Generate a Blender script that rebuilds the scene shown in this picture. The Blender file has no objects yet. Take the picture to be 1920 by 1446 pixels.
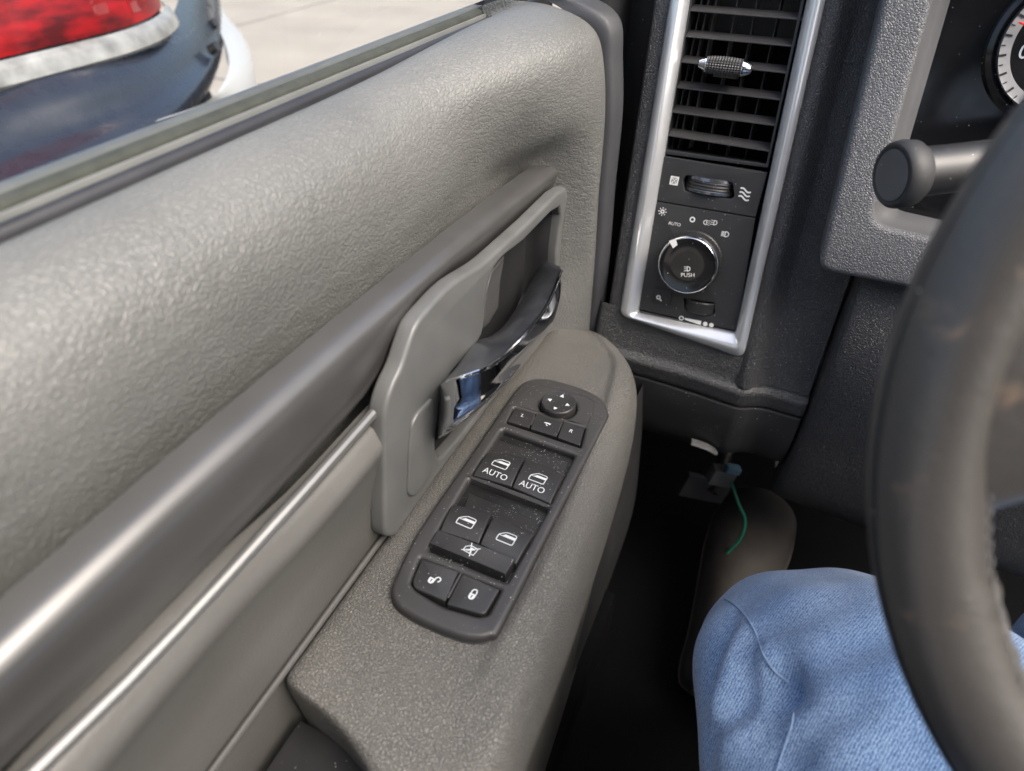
import bpy, bmesh, math, random
from mathutils import Vector, Matrix
from mathutils.bvhtree import BVHTree
from mathutils.geometry import tessellate_polygon
random.seed(7)
R_ = math.radians
scene = bpy.context.scene
col = scene.collection

# ------------------------------------------------------------------ camera
# metres; x = right of the truck, y = forward, z = up; the camera is the driver's phone at the origin
CR = Vector((.9118, .4106, 0)).normalized()
CF = Vector((-.3139, .698, -.6432)).normalized()
CU = CR.cross(CF).normalized(); CF = CU.cross(CR).normalized()
FPX = 1200.0
cam = bpy.data.cameras.new('camera')
cam.sensor_width = 36; cam.lens = 36*FPX/1920
cam.clip_start = .01; cam.clip_end = 400
cam.dof.use_dof = True; cam.dof.focus_distance = .56; cam.dof.aperture_fstop = 5.0
co = bpy.data.objects.new('camera', cam); col.objects.link(co)
co.matrix_world = Matrix((CR, CU, -CF)).transposed().to_4x4()
scene.camera = co

# ------------------------------------------------------------------ sky, sun, exposure
SUN_EL, SUN_AZ = R_(52), R_(100)          # azimuth clockwise from +y
w = bpy.data.worlds.new('World'); scene.world = w; w.use_nodes = True
nt = w.node_tree; bg = nt.nodes['Background']
sky = nt.nodes.new('ShaderNodeTexSky'); sky.sky_type = 'NISHITA'; sky.sun_disc = False
sky.sun_elevation = SUN_EL; sky.sun_rotation = SUN_AZ
sky.air_density = 1.0; sky.dust_density = 7.0; sky.ozone_density = .2
nt.links.new(sky.outputs[0], bg.inputs[0]); bg.inputs[1].default_value = .15
sl = bpy.data.lights.new('sun', 'SUN'); sl.energy = 1.0; sl.angle = R_(40); sl.color = (1, .97, .93)
so = bpy.data.objects.new('sun', sl); col.objects.link(so)
sd = Vector((math.sin(SUN_AZ)*math.cos(SUN_EL), math.cos(SUN_AZ)*math.cos(SUN_EL), math.sin(SUN_EL)))
so.rotation_euler = sd.to_track_quat('Z', 'Y').to_euler(); so.location = sd*10
vs = scene.view_settings; scene.display_settings.display_device = 'sRGB'
vs.view_transform = 'Standard'; vs.look = 'None'; vs.exposure = 1.32; vs.use_white_balance = True; vs.white_balance_temperature = 6250; vs.white_balance_tint = 8; vs.gamma = 1; vs.use_curve_mapping = False
scene.render.engine = 'CYCLES'
scene.cycles.use_denoising = True
try: scene.cycles.denoiser = 'OPENIMAGEDENOISE'
except Exception: pass
scene.cycles.max_bounces = 8

# ------------------------------------------------------------------ helpers
def ray(u, v):
    return CR*((u-960)/FPX) + CU*((723-v)/FPX) + CF
def P(u, v, x=None, y=None, z=None, t=None):
    """the point of the truck seen at this place of the photo, on a known plane of the truck"""
    d = ray(u, v)
    if x is not None: t = x/d.x
    elif y is not None: t = y/d.y
    elif z is not None: t = z/d.z
    return d*t
def ss(a, b, x):
    x = max(0, min(1, (x-a)/(b-a))); return x*x*(3-2*x)
def lerp(a, b, t): return a+(b-a)*t

def thing(name, label, cat, base=(0, 0, 0), group=None):
    o = bpy.data.objects.new(name, None); col.objects.link(o); o.empty_display_size = .05
    o.location = base; o['label'] = label; o['category'] = cat
    if group: o['group'] = group
    return o
def wloc(o):
    v = Vector(o.location); p = o.parent
    while p: v += p.location; p = p.parent
    return v
def obj(name, me, mats, parent=None, label=None, kind=None, smooth=35):
    if isinstance(me, bmesh.types.BMesh):
        b = me; me = bpy.data.meshes.new(name); b.to_mesh(me); b.free()
    if not isinstance(mats, (list, tuple)): mats = [mats]
    if not me.materials:
        for m in mats: me.materials.append(m)
    if smooth:
        me.polygons.foreach_set('use_smooth', [True]*len(me.polygons))
        try: me.set_sharp_from_angle(angle=R_(smooth))
        except Exception: pass
    o = bpy.data.objects.new(name, me); col.objects.link(o)
    if parent: o.parent = parent; o.location = -wloc(parent)
    if label: o['label'] = label
    if kind: o['kind'] = kind
    return o
def copyo(o, dloc, parent=None):
    c = o.copy(); col.objects.link(c)
    if parent is not None: c.parent = parent
    c.location = Vector(o.location)+Vector(dloc); return c

def crom(pts, n, closed=False):
    """Catmull-Rom through points, n samples a segment"""
    pts = [Vector(p) for p in pts]; N = len(pts); out = []
    seg = N if closed else N-1
    for i in range(seg):
        if closed: a, b, c, d = pts[i-1], pts[i], pts[(i+1) % N], pts[(i+2) % N]
        else:
            b, c = pts[i], pts[i+1]
            a = pts[i-1] if i else b*2-c
            d = pts[i+2] if i+2 < N else c*2-b
        for k in range(n):
            t = k/n
            out.append(.5*((2*b)+(c-a)*t+(2*a-5*b+4*c-d)*t*t+(3*b-a-3*c+d)*t**3))
    if not closed: out.append(pts[-1].copy())
    return out
def bm_grid(rows, bm=None, wrap=False, mat=0, flip=False):
    bm = bm or bmesh.new()
    vv = [[bm.verts.new(p) for p in r] for r in rows]
    for i in range(len(vv)-1):
        n = len(vv[i])
        for j in range(n if wrap else n-1):
            a, b, c, d = vv[i][j], vv[i][(j+1) % n], vv[i+1][(j+1) % n], vv[i+1][j]
            try: f = bm.faces.new((a, d, c, b) if flip else (a, b, c, d)); f.material_index = mat
            except ValueError: pass
    return bm, vv
def surf(rows, nu=6, nv=6):
    rr = [crom(r, nu) for r in rows]
    cols = [crom([rr[i][j] for i in range(len(rr))], nv) for j in range(len(rr[0]))]
    return [[cols[j][i] for j in range(len(cols))] for i in range(len(cols[0]))]
def tube(bm, path, r, n=8, caps=True, mat=0, sx=1.0, up=None):
    """round bar along a path; r may be a list"""
    path = [Vector(p) for p in path]; rings = []
    tg0 = (path[1]-path[0]).normalized()
    u = Vector(up) if up else (Vector((0, 0, 1)) if abs(tg0.z) < .9 else Vector((1, 0, 0)))
    for i, p in enumerate(path):
        t = (path[min(i+1, len(path)-1)]-path[max(i-1, 0)]).normalized()
        s = t.cross(u).normalized(); q = s.cross(t).normalized()
        if not up: u = q
        rr = r[i] if isinstance(r, (list, tuple)) else r
        rings.append([p+(s*math.cos(2*math.pi*k/n)*sx+q*math.sin(2*math.pi*k/n))*rr for k in range(n)])
    bm, vv = bm_grid(rings, bm, wrap=True, mat=mat)
    if caps:
        for ring in (vv[0][::-1], vv[-1]):
            try: bm.faces.new(ring).material_index = mat
            except ValueError: pass
    return bm
def box(bm, c, s, rot=None, bev=0, mat=0):
    M = Matrix.Translation(Vector(c)) @ (rot.to_4x4() if rot else Matrix()) @ Matrix.Diagonal((s[0], s[1], s[2], 1))
    r = bmesh.ops.create_cube(bm, size=1, matrix=M)
    fs = {f for v in r['verts'] for f in v.link_faces}
    for f in fs: f.material_index = mat
    if bev:
        es = {e for v in r['verts'] for e in v.link_edges}
        bmesh.ops.bevel(bm, geom=list(es), offset=bev, segments=2, affect='EDGES', profile=.6)
    return bm

class Frame:
    """a flat face of the truck: origin, right axis, up axis"""
    def __init__(s, O, a, b):
        s.O = Vector(O); s.a = Vector(a).normalized(); s.b = Vector(b).normalized(); s.n = s.a.cross(s.b).normalized()
        s.b = s.n.cross(s.a)
    def hit(s, u, v, h=0):
        d = ray(u, v); return d*((s.O+s.n*h).dot(s.n)/d.dot(s.n))
    def pix(s, u, v, h=0):
        q = s.hit(u, v, h)-s.O; return Vector((q.dot(s.a), q.dot(s.b)))
    def w(s, x, y, h=0): return s.O+s.a*x+s.b*y+s.n*h
    def M(s, h=0):
        m = Matrix((s.a, s.b, s.n)).transposed().to_4x4(); m.translation = s.O+s.n*h; return m
    def pl(s, pts, h=0): return [s.pix(u, v, h) for u, v in pts]

def roundp(pts, r, n=5):
    """polygon with rounded corners"""
    out = []; N = len(pts)
    for i, p in enumerate(pts):
        p = Vector(p[:2]); a = Vector(pts[i-1][:2]); b = Vector(pts[(i+1) % N][:2])
        rr = r[i] if isinstance(r, (list, tuple)) else r
        da, db = a-p, b-p; la, lb = da.length, db.length
        k = min(rr, la*.48, lb*.48)
        if k < 1e-5: out.append(p); continue
        A = p+da/la*k; B = p+db/lb*k
        for j in range(n+1):
            t = j/n; out.append(A*(1-t)**2+p*2*t*(1-t)+B*t*t)
    return out
def area2(l): return sum(l[i-1][0]*l[i][1]-l[i][0]*l[i-1][1] for i in range(len(l)))
def plate(name, loops, fr, top, thick, bev, mats, parent=None, bres=3, label=None, off=True, smooth=40, raw=False):
    """a sheet with holes: first loop is the outline; softened edges"""
    cu = bpy.data.curves.new(name, 'CURVE'); cu.dimensions = '2D'; cu.fill_mode = 'BOTH'
    cu.extrude = max(thick/2-bev, 1e-5); cu.bevel_depth = bev; cu.bevel_resolution = bres
    if off: cu.offset = -bev
    for l in loops:
        sp = cu.splines.new('POLY'); sp.points.add(len(l)-1); sp.use_cyclic_u = True
        for i, p in enumerate(l): sp.points[i].co = (p[0], p[1], 0, 1)
    t = bpy.data.objects.new('tmp', cu); col.objects.link(t)
    dg = bpy.context.evaluated_depsgraph_get(); dg.update()
    me = bpy.data.meshes.new_from_object(t.evaluated_get(dg))
    bpy.data.objects.remove(t); bpy.data.curves.remove(cu)
    me.materials.clear()
    bm = bmesh.new(); bm.from_mesh(me); bpy.data.meshes.remove(me)
    bmesh.ops.remove_doubles(bm, verts=bm.verts, dist=1e-6)
    bmesh.ops.transform(bm, matrix=fr.M(top-thick/2), verts=bm.verts)
    for f in bm.faces: f.material_index = 0
    if raw: return bm
    return obj(name, bm, mats, parent, label, smooth=smooth)
def text_loops(s, size):
    cu = bpy.data.curves.new('t', 'FONT'); cu.body = s; cu.size = size; cu.align_x = 'CENTER'; cu.align_y = 'CENTER'
    cu.resolution_u = 3
    t = bpy.data.objects.new('tmp', cu); col.objects.link(t)
    dg = bpy.context.evaluated_depsgraph_get(); dg.update()
    me = bpy.data.meshes.new_from_object(t.evaluated_get(dg))
    tris = [[Vector(me.vertices[i].co[:2]) for i in p.vertices] for p in me.polygons]
    bpy.data.objects.remove(t); bpy.data.curves.remove(cu); bpy.data.meshes.remove(me)
    return tris
# flat print: lists of small polygons in unit coordinates
def stroke(pts, wd, closed=False):
    pts = [Vector(p) for p in pts]; N = len(pts); L = []; Rr = []
    for i, p in enumerate(pts):
        a = pts[i-1] if (i or closed) else p; b = pts[(i+1) % N] if (i < N-1 or closed) else p
        d1 = (p-a).normalized() if (p-a).length > 1e-9 else (b-p).normalized()
        d2 = (b-p).normalized() if (b-p).length > 1e-9 else d1
        n1 = Vector((-d1.y, d1.x)); n2 = Vector((-d2.y, d2.x)); m = (n1+n2)
        m = m/max(m.length_squared, .4)*2 if m.length > 1e-6 else n1
        L.append(p+m*wd/2); Rr.append(p-m*wd/2)
    out = []
    for i in range(N if closed else N-1):
        j = (i+1) % N; out.append([L[i], Rr[i], Rr[j], L[j]])
    return out
def fan(pts):
    pts = [Vector(p) for p in pts]
    return [[pts[i] for i in t] for t in tessellate_polygon([[p.to_3d() for p in pts]])]
def circ(cx, cy, r, n=16, a0=0, a1=360):
    return [(cx+r*math.cos(R_(a0+(a1-a0)*k/n)), cy+r*math.sin(R_(a0+(a1-a0)*k/n))) for k in range(n+(0 if a1-a0 == 360 else 1))]
def xf(polys, c, s, rot=0):
    cs, sn = math.cos(rot), math.sin(rot)
    return [[Vector((c[0]+s*(p[0]*cs-p[1]*sn), c[1]+s*(p[0]*sn+p[1]*cs))) for p in q] for q in polys]
def add_print(bm, polys, fr, h, mat, bvh=None, lift=.00018):
    """thin raised print laid on a face (or draped onto the button underneath it)"""
    for q in polys:
        vs_ = []
        for p in q:
            wp = fr.w(p[0], p[1], h)
            if bvh:
                hit = bvh.ray_cast(fr.w(p[0], p[1], .03), -fr.n)
                if hit[0]: wp = hit[0]+fr.n*lift
            else: wp = wp+fr.n*lift
            vs_.append(bm.verts.new(wp))
        try:
            f = bm.faces.new(vs_); f.material_index = mat
            f.normal_update()
            if f.normal.dot(fr.n) < 0: f.normal_flip()
        except ValueError: pass

# ------------------------------------------------------------------ materials
def newmat(name):
    m = bpy.data.materials.new(name); m.use_nodes = True
    nt = m.node_tree; return m, nt, nt.nodes['Principled BSDF']
def N(nt, t, **k):
    n = nt.nodes.new(t)
    for a, b in k.items():
        if a.startswith('i_'):
            key = a[2:]; n.inputs[int(key) if key.isdigit() else key].default_value = b
        else: setattr(n, a, b)
    return n
def L(nt, a, b): nt.links.new(a, b)
def mixc(nt, fac, a, b, mode='MIX'):
    n = nt.nodes.new('ShaderNodeMix'); n.data_type = 'RGBA'; n.blend_type = mode
    for s, v in ((n.inputs[0], fac), (n.inputs[6], a), (n.inputs[7], b)):
        if hasattr(v, 'links'): L(nt, v, s)
        else: s.default_value = v if not isinstance(v, tuple) or len(v) == 4 else (*v, 1)
    return n.outputs[2]
def math_(nt, op, a, b=0.0, c=None):
    n = nt.nodes.new('ShaderNodeMath'); n.operation = op
    for i, v in enumerate((a, b, c)):
        if v is None: continue
        if hasattr(v, 'links'): L(nt, v, n.inputs[i])
        else: n.inputs[i].default_value = v
    return n.outputs[0]
def mapr(nt, x, a, b, c=0., d=1., smooth=False):
    n = nt.nodes.new('ShaderNodeMapRange'); L(nt, x, n.inputs[0])
    if smooth: n.interpolation_type = 'SMOOTHSTEP'
    for i, v in enumerate((a, b, c, d)): n.inputs[i+1].default_value = v
    return n.outputs[0]
def coords(nt, scale=None):
    tc = nt.nodes.new('ShaderNodeTexCoord'); o = tc.outputs['Object']
    if scale:
        mp = nt.nodes.new('ShaderNodeMapping'); mp.inputs['Scale'].default_value = scale; L(nt, o, mp.inputs[0]); o = mp.outputs[0]
    return o
def dust(nt, co, scale=700, dens=.06, size=.16):
    v = N(nt, 'ShaderNodeTexVoronoi'); L(nt, co, v.inputs['Vector']); v.inputs['Scale'].default_value = scale
    sep = nt.nodes.new('ShaderNodeSeparateColor'); L(nt, v.outputs['Color'], sep.inputs[0])
    near = math_(nt, 'LESS_THAN', v.outputs['Distance'], math_(nt, 'MULTIPLY', sep.outputs[1], size*2))
    few = math_(nt, 'LESS_THAN', sep.outputs[0], dens)
    n = N(nt, 'ShaderNodeTexNoise', i_Scale=22.0, i_Detail=2.0); L(nt, co, n.inputs['Vector'])
    patch = mapr(nt, n.outputs[0], .35, .65)
    return math_(nt, 'MULTIPLY', math_(nt, 'MULTIPLY', near, few), patch)
def leather(name, colr, scale=320, bump=.5, rough=.5, stretch=None, dst=0.0, crease=.25, spec=.5, wr=.35, fine=.0, worn=None):
    m, nt, p = newmat(name)
    co = coords(nt, stretch); raw = coords(nt)
    nz = N(nt, 'ShaderNodeTexNoise', i_Scale=scale*.45, i_Detail=2.0); L(nt, co, nz.inputs['Vector'])
    sub = nt.nodes.new('ShaderNodeVectorMath'); sub.operation = 'MULTIPLY_ADD'
    L(nt, nz.outputs['Color'], sub.inputs[0]); sub.inputs[1].default_value = (1.6/scale,)*3; L(nt, co, sub.inputs[2])
    vo = N(nt, 'ShaderNodeTexVoronoi', feature='DISTANCE_TO_EDGE'); L(nt, sub.outputs[0], vo.inputs['Vector']); vo.inputs['Scale'].default_value = scale
    edge = mapr(nt, vo.outputs['Distance'], .0, .22, 0, 1, True)
    n2 = N(nt, 'ShaderNodeTexNoise', i_Scale=scale*.5, i_Detail=3.0); L(nt, co, n2.inputs['Vector'])
    h = math_(nt, 'ADD', math_(nt, 'MULTIPLY', edge, 1-wr), math_(nt, 'MULTIPLY', n2.outputs[0], wr*2.2))
    if fine:
        n4 = N(nt, 'ShaderNodeTexNoise', i_Scale=scale*3, i_Detail=2.0); L(nt, co, n4.inputs['Vector'])
        h = math_(nt, 'ADD', h, math_(nt, 'MULTIPLY', n4.outputs[0], fine))
    bp = N(nt, 'ShaderNodeBump', i_Strength=bump, i_Distance=.35/scale); L(nt, h, bp.inputs['Height'])
    L(nt, bp.outputs[0], p.inputs['Normal'])
    c = Vector(colr)
    n3 = N(nt, 'ShaderNodeTexNoise', i_Scale=9.0, i_Detail=4.0); L(nt, raw, n3.inputs['Vector'])
    base = mixc(nt, mapr(nt, n3.outputs[0], .3, .7), tuple(c*.88), tuple(c*1.12))
    base = mixc(nt, math_(nt, 'MULTIPLY', math_(nt, 'SUBTRACT', 1.0, edge), crease), base, tuple(c*.35))
    if worn:
        nw = N(nt, 'ShaderNodeTexNoise', i_Scale=38.0, i_Detail=6.0, i_Roughness=.65); L(nt, raw, nw.inputs['Vector'])
        base = mixc(nt, mapr(nt, nw.outputs[0], .57, .72, 0, .8, True), base, worn)
    if dst:
        base = mixc(nt, dust(nt, raw, dens=dst), base, (.55, .52, .47))
    L(nt, base, p.inputs['Base Color'])
    L(nt, mapr(nt, n3.outputs[0], .3, .7, rough-.05, rough+.06), p.inputs['Roughness'])
    p.inputs['Specular IOR Level'].default_value = spec
    return m
def plain(name, colr, rough=.5, metal=0, spec=.5, bump=0, bscale=1500, dst=0.0, var=.1, vscale=30, coat=0, dscale=700, rv=None):
    m, nt, p = newmat(name); c = Vector(colr); raw = coords(nt)
    n3 = N(nt, 'ShaderNodeTexNoise', i_Scale=vscale, i_Detail=5.0); L(nt, raw, n3.inputs['Vector'])
    base = mixc(nt, mapr(nt, n3.outputs[0], .3, .7), tuple(c*(1-var)), tuple(c*(1+var)))
    if dst: base = mixc(nt, dust(nt, raw, dens=dst, scale=dscale), base, (.6, .57, .52))
    L(nt, base, p.inputs['Base Color'])
    rv = (.008 if metal else .05) if rv is None else rv
    L(nt, mapr(nt, n3.outputs[0], .3, .7, max(rough-rv, .01), rough+rv), p.inputs['Roughness'])
    p.inputs['Metallic'].default_value = metal; p.inputs['Specular IOR Level'].default_value = spec
    p.inputs['Coat Weight'].default_value = coat
    if bump:
        nb = N(nt, 'ShaderNodeTexNoise', i_Scale=bscale, i_Detail=2.0); L(nt, raw, nb.inputs['Vector'])
        bp = N(nt, 'ShaderNodeBump', i_Strength=bump, i_Distance=.3/bscale); L(nt, nb.outputs[0], bp.inputs['Height']); L(nt, bp.outputs[0], p.inputs['Normal'])
    return m
M = {}
M['pad'] = leather('grey_grained_vinyl', (.116, .117, .111), scale=310, bump=.6, rough=.43, stretch=(1, .8, 1), crease=.1, wr=.6, spec=.55)
M['armrest'] = leather('warm_grey_leather', (.130, .126, .116), scale=480, bump=.95, rough=.52, crease=.35, wr=.15, dst=.008, spec=.35)
M['lower'] = leather('smooth_grey_vinyl', (.090, .088, .082), scale=300, bump=.12, rough=.42, crease=.05, wr=.5)
M['black_grain'] = leather('black_grained_dash', (.042, .042, .044), scale=440, bump=.85, rough=.34, crease=.2, wr=.35, dst=.015, spec=.7)
M['grey_grain'] = leather('dark_grey_grained_dash', (.115, .118, .126), scale=470, bump=.9, rough=.42, crease=.25, wr=.35, dst=.02, spec=.6)
M['cap'] = leather('black_textured_end_cap', (.045, .046, .05), scale=700, bump=.4, rough=.5, crease=.1)
M['black'] = plain('black_plastic', (.018, .018, .019), .38, bump=.25, dst=.05)
M['black_matte'] = plain('matte_black_plastic', (.022, .022, .023), .55, bump=.6, bscale=1800, dst=.03)
M['switch'] = plain('charcoal_switch_plastic', (.030, .029, .0295), .48, bump=.5, bscale=2200, dst=.10, dscale=800)
M['switch_btn'] = plain('charcoal_button_plastic', (.020, .0195, .020), .40, bump=.3, bscale=2200, dst=.09, dscale=800)
M['gloss_black'] = plain('gloss_black', (.008, .008, .009), .12, dst=.02)
M['slat'] = plain('dark_grey_slat', (.05, .048, .048), .38, dst=.12, dscale=900)
M['vane'] = plain('grey_vane', (.09, .088, .088), .5)
M['well'] = plain('dusty_shade_black_well', (.007, .007, .007), .45, dst=.25, dscale=900)  # near-black stands for the shade of deeper wells; the specks are dust
M['bezelgrey'] = plain('satin_grey_plastic', (.10, .102, .10), .36, bump=.1, spec=.5)
M['cup'] = plain('dark_grey_cup', (.018, .018, .019), .5, bump=.2)
M['spear'] = plain('dark_brushed_trim', (.11, .108, .106), .3, metal=.55, var=.06)
M['chrome'] = plain('chrome', (.75, .76, .78), .06, metal=1, var=.02)
M['chromedull'] = plain('dusty_chrome', (.20, .212, .24), .2, metal=.85, dst=.10, var=.25, vscale=60)
M['silver'] = plain('satin_silver', (.64, .65, .66), .26, metal=.6, var=.03)
M['rubber'] = plain('black_rubber_seal', (.016, .016, .018), .4, var=.2, bump=.3, bscale=600)
M['felt'] = plain('dirty_outer_seal', (.15, .147, .118), .75, var=.15, vscale=90, bump=.4, bscale=500)
M['seal_light'] = plain('pale_seal_edge', (.11, .113, .108), .5)
M['print'] = plain('white_print', (.50, .52, .54), .5, var=.05)
M['printdim'] = plain('grey_print', (.72, .72, .70), .5, var=.05)
M['wheel'] = leather('worn_wheel_leather', (.054, .050, .046), scale=420, bump=.18, rough=.36, crease=.12, wr=.6, spec=.6, worn=(.17, .12, .085))
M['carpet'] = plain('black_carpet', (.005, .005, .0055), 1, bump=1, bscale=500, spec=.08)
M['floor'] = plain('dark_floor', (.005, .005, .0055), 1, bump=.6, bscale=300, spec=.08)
M['shoe'] = plain('brown_suede', (.036, .030, .025), .8, bump=.6, bscale=700, var=.25)
M['sole'] = plain('tan_sole', (.16, .13, .095), .6)
M['green'] = plain('green_wire', (.01, .13, .08), .4)
M['pale'] = plain('pale_plastic', (.35, .36, .36), .4)
M['redneedle'] = plain('red_needle', (.8, .03, .02), .4)
M['dial'] = plain('silver_dial', (.34, .33, .325), .4, metal=.3)
M['headliner'] = plain('grey_headliner', (.12, .12, .12), .9, bump=.5)
M['carpaint'] = plain('dark_grey_car_paint', (.014, .018, .028), .28, metal=.0, coat=.25, var=.08)
M['carsunlit'] = plain('sunlit_bumper_grey', (.36, .37, .38), .35, var=.05)  # pale colour stands for sunlight on the bumper corner
M['carmid'] = plain('grey_bumper_plastic', (.10, .098, .092), .5, var=.25, vscale=8)
M['concrete'] = plain('pale_concrete', (.27, .245, .215), .9, var=.12, vscale=1.2, bump=.3, bscale=60)
def f_worn_edge():
    m, nt, p = newmat('window_glass')
    out = nt.nodes['Material Output']; nt.nodes.remove(p)
    tr = nt.nodes.new('ShaderNodeBsdfTransparent'); tr.inputs[0].default_value = (.93, .95, .94, 1)
    gl = nt.nodes.new('ShaderNodeBsdfGlossy'); gl.inputs['Roughness'].default_value = .02
    fr = nt.nodes.new('ShaderNodeFresnel'); fr.inputs[0].default_value = 1.45
    mx = nt.nodes.new('ShaderNodeMixShader'); L(nt, fr.outputs[0], mx.inputs[0]); L(nt, tr.outputs[0], mx.inputs[1]); L(nt, gl.outputs[0], mx.inputs[2])
    L(nt, mx.outputs[0], out.inputs[0]); return m
M['glass'] = f_worn_edge()
def f_red():
    m, nt, p = newmat('red_lamp_lens'); raw = coords(nt)
    wv = N(nt, 'ShaderNodeTexNoise', i_Scale=9.0, i_Detail=3.0)
    mp = nt.nodes.new('ShaderNodeMapping'); mp.inputs['Scale'].default_value = (1, 1, 3.5); L(nt, raw, mp.inputs[0]); L(nt, mp.outputs[0], wv.inputs['Vector'])
    L(nt, mixc(nt, mapr(nt, wv.outputs[0], .38, .62), (.24, .003, .006), (.05, .001, .003)), p.inputs['Base Color'])
    p.inputs['Roughness'].default_value = .35; p.inputs['Specular IOR Level'].default_value = .25
    return m
M['red'] = f_red()
M['reddark'] = plain('deep_red_lens', (.18, .004, .008), .15, coat=1)
def f_denim():
    m, nt, p = newmat('washed_blue_denim'); raw = coords(nt)
    wa = N(nt, 'ShaderNodeTexNoise', i_Scale=1700.0, i_Detail=2.0)
    mp = nt.nodes.new('ShaderNodeMapping'); mp.inputs['Rotation'].default_value = (.2, .3, .9); mp.inputs['Scale'].default_value = (1.0, .38, .7)
    L(nt, raw, mp.inputs[0]); L(nt, mp.outputs[0], wa.inputs['Vector'])
    wb = N(nt, 'ShaderNodeTexWave', i_Scale=260.0, i_Distortion=4.0, i_Detail=2.0); wb.inputs['Detail Scale'].default_value = 3
    L(nt, mp.outputs[0], wb.inputs['Vector'])
    t = math_(nt, 'ADD', math_(nt, 'MULTIPLY', wa.outputs[0], .8), math_(nt, 'MULTIPLY', wb.outputs[0], .22))
    t = mapr(nt, t, .34, .70)
    big = N(nt, 'ShaderNodeTexNoise', i_Scale=11.0, i_Detail=5.0, i_Roughness=.6); L(nt, raw, big.inputs['Vector'])
    fade = mapr(nt, big.outputs[0], .35, .68)
    lo = mixc(nt, fade, (.030, .075, .20), (.05, .11, .25)); hi = mixc(nt, fade, (.22, .36, .58), (.36, .48, .65))
    L(nt, mixc(nt, t, lo, hi), p.inputs['Base Color'])
    p.inputs['Roughness'].default_value = .85; p.inputs['Sheen Weight'].default_value = .25
    bp = N(nt, 'ShaderNodeBump', i_Strength=.7, i_Distance=.0007); L(nt, t, bp.inputs['Height']); L(nt, bp.outputs[0], p.inputs['Normal'])
    return m
M['denim'] = f_denim()
M['thread'] = plain('pale_denim_seam', (.20, .29, .44), .8, bump=.8, bscale=900)

# ================================================================== OUTSIDE
GZ = -1.75
bm = bmesh.new(); bmesh.ops.create_grid(bm, x_segments=2, y_segments=2, size=150, matrix=Matrix.Translation((0, 0, GZ)))
obj('ground', bm, M['concrete'], kind='structure')
# joints in the slabs
for k, (a, b) in enumerate((((-3.2, -20), (-3.2, 40)), ((-7.0, -20), (-7.0, 40)), ((-30, 5.0), (-2, 5.0)))):
    bm = bmesh.new(); c = ((a[0]+b[0])/2, (a[1]+b[1])/2, GZ+.004)
    box(bm, c, (abs(b[0]-a[0])+.012, abs(b[1]-a[1])+.012, .004)); obj('slab_joint', bm, M['carmid'], kind='structure')

# parked car: plan curve of the near side and rear corner, profile offsets by height
car = thing('parked_car', 'dark grey car with red tail light, parked outside the truck window', 'car', (-2.2, .4, GZ))
def carpt(s, z, off=0.):
    """s: 0..1 along the flank, 1..2 round the corner, 2..3 along the rear; z height over the ground"""
    body = .10*ss(.55, 1.05, z)-.10*ss(1.05, 1.75, z)*1.6-.05*(1-ss(.2, .5, z))
    r = .48; X0, Y1 = -1.42, 1.50
    o = off+body-.05
    if s <= 1: return Vector((X0+o, lerp(-3.2, Y1-r, s), GZ+z))
    if s <= 2:
        a = (s-1)*math.pi/2
        return Vector((X0-r+(r+o)*math.cos(a), Y1-r+(r+o)*math.sin(a), GZ+z))
    return Vector((lerp(X0-r, X0-1.5, s-2), Y1+o, GZ+z))
def carpatch(s0, s1, z0, z1, off, ns=24, nz=10, edge=.012):
    rows = []
    for i in range(nz+1):
        z = lerp(z0, z1, i/nz); row = []
        for j in range(ns+1):
            e = min(min(i, nz-i)/nz*4, min(j, ns-j)/ns*6, 1)
            row.append(carpt(lerp(s0, s1, j/ns), z, off-edge*(1-e)**2))
        rows.append(row)
    return bm_grid(rows)[0]
obj('body', carpatch(0, 3, .3, 1.62, 0, 60, 24, 0), M['carpaint'], car, smooth=60)
E_LZ0, E_LZ1 = 1.415, 1.60
obj('tail_light', carpatch(.90, 1.62, 1.44, 1.68, .025), M['red'], car)
for a, b, z0, z1 in ((1.05, 1.12, 1.47, 1.62), (1.2, 1.26, 1.46, 1.66), (1.36, 1.42, 1.47, 1.6)):
    obj('lens_rib', carpatch(a, b, z0, z1, .033, 6, 4), M['reddark'], car)
obj('lamp_trim', carpatch(.89, 1.66, 1.392, 1.437, .03, 24, 6), plain('clear_lamp_strip', (.24, .24, .235), .3, metal=.2, var=.45, vscale=18), car)
rr_ = [[P(u, v, z=-.35) for u, v in ((-160, 190), (-60, 170), (60, 146), (160, 118), (250, 84), (312, 44), (336, -10), (340, -80))],
       [P(u, v, z=-.385) for u, v in ((-160, 260), (-60, 235), (70, 200), (185, 165), (285, 120), (352, 62), (374, -5), (372, -80))],
       [P(u, v, z=-.43) for u, v in ((-160, 360), (-60, 320), (80, 262), (210, 212), (320, 158), (392, 80), (400, 0), (394, -80))],
       [P(u, v, z=-.475) for u, v in ((-160, 480), (-60, 430), (90, 350), (240, 275), (360, 195), (416, 100), (414, 10), (408, -80))],
       [P(u, v, z=-.60) for u, v in ((-160, 620), (-60, 540), (90, 440), (240, 350), (350, 260), (400, 130), (400, 20), (400, -80))]]
obj('rear_quarter', bm_grid(surf(rr_, 5, 5))[0], M['carpaint'], car, smooth=80)
oa = [P(u, v, z=-.50) for u, v in ((395, -30), (425, 30), (455, 66), (472, 112), (466, 155), (440, 192), (395, 215), (320, 240))]
ia = [P(u, v, z=-.45) for u, v in ((380, -20), (402, 40), (422, 80), (430, 120), (420, 155), (395, 185), (360, 205), (290, 230))]
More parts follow.
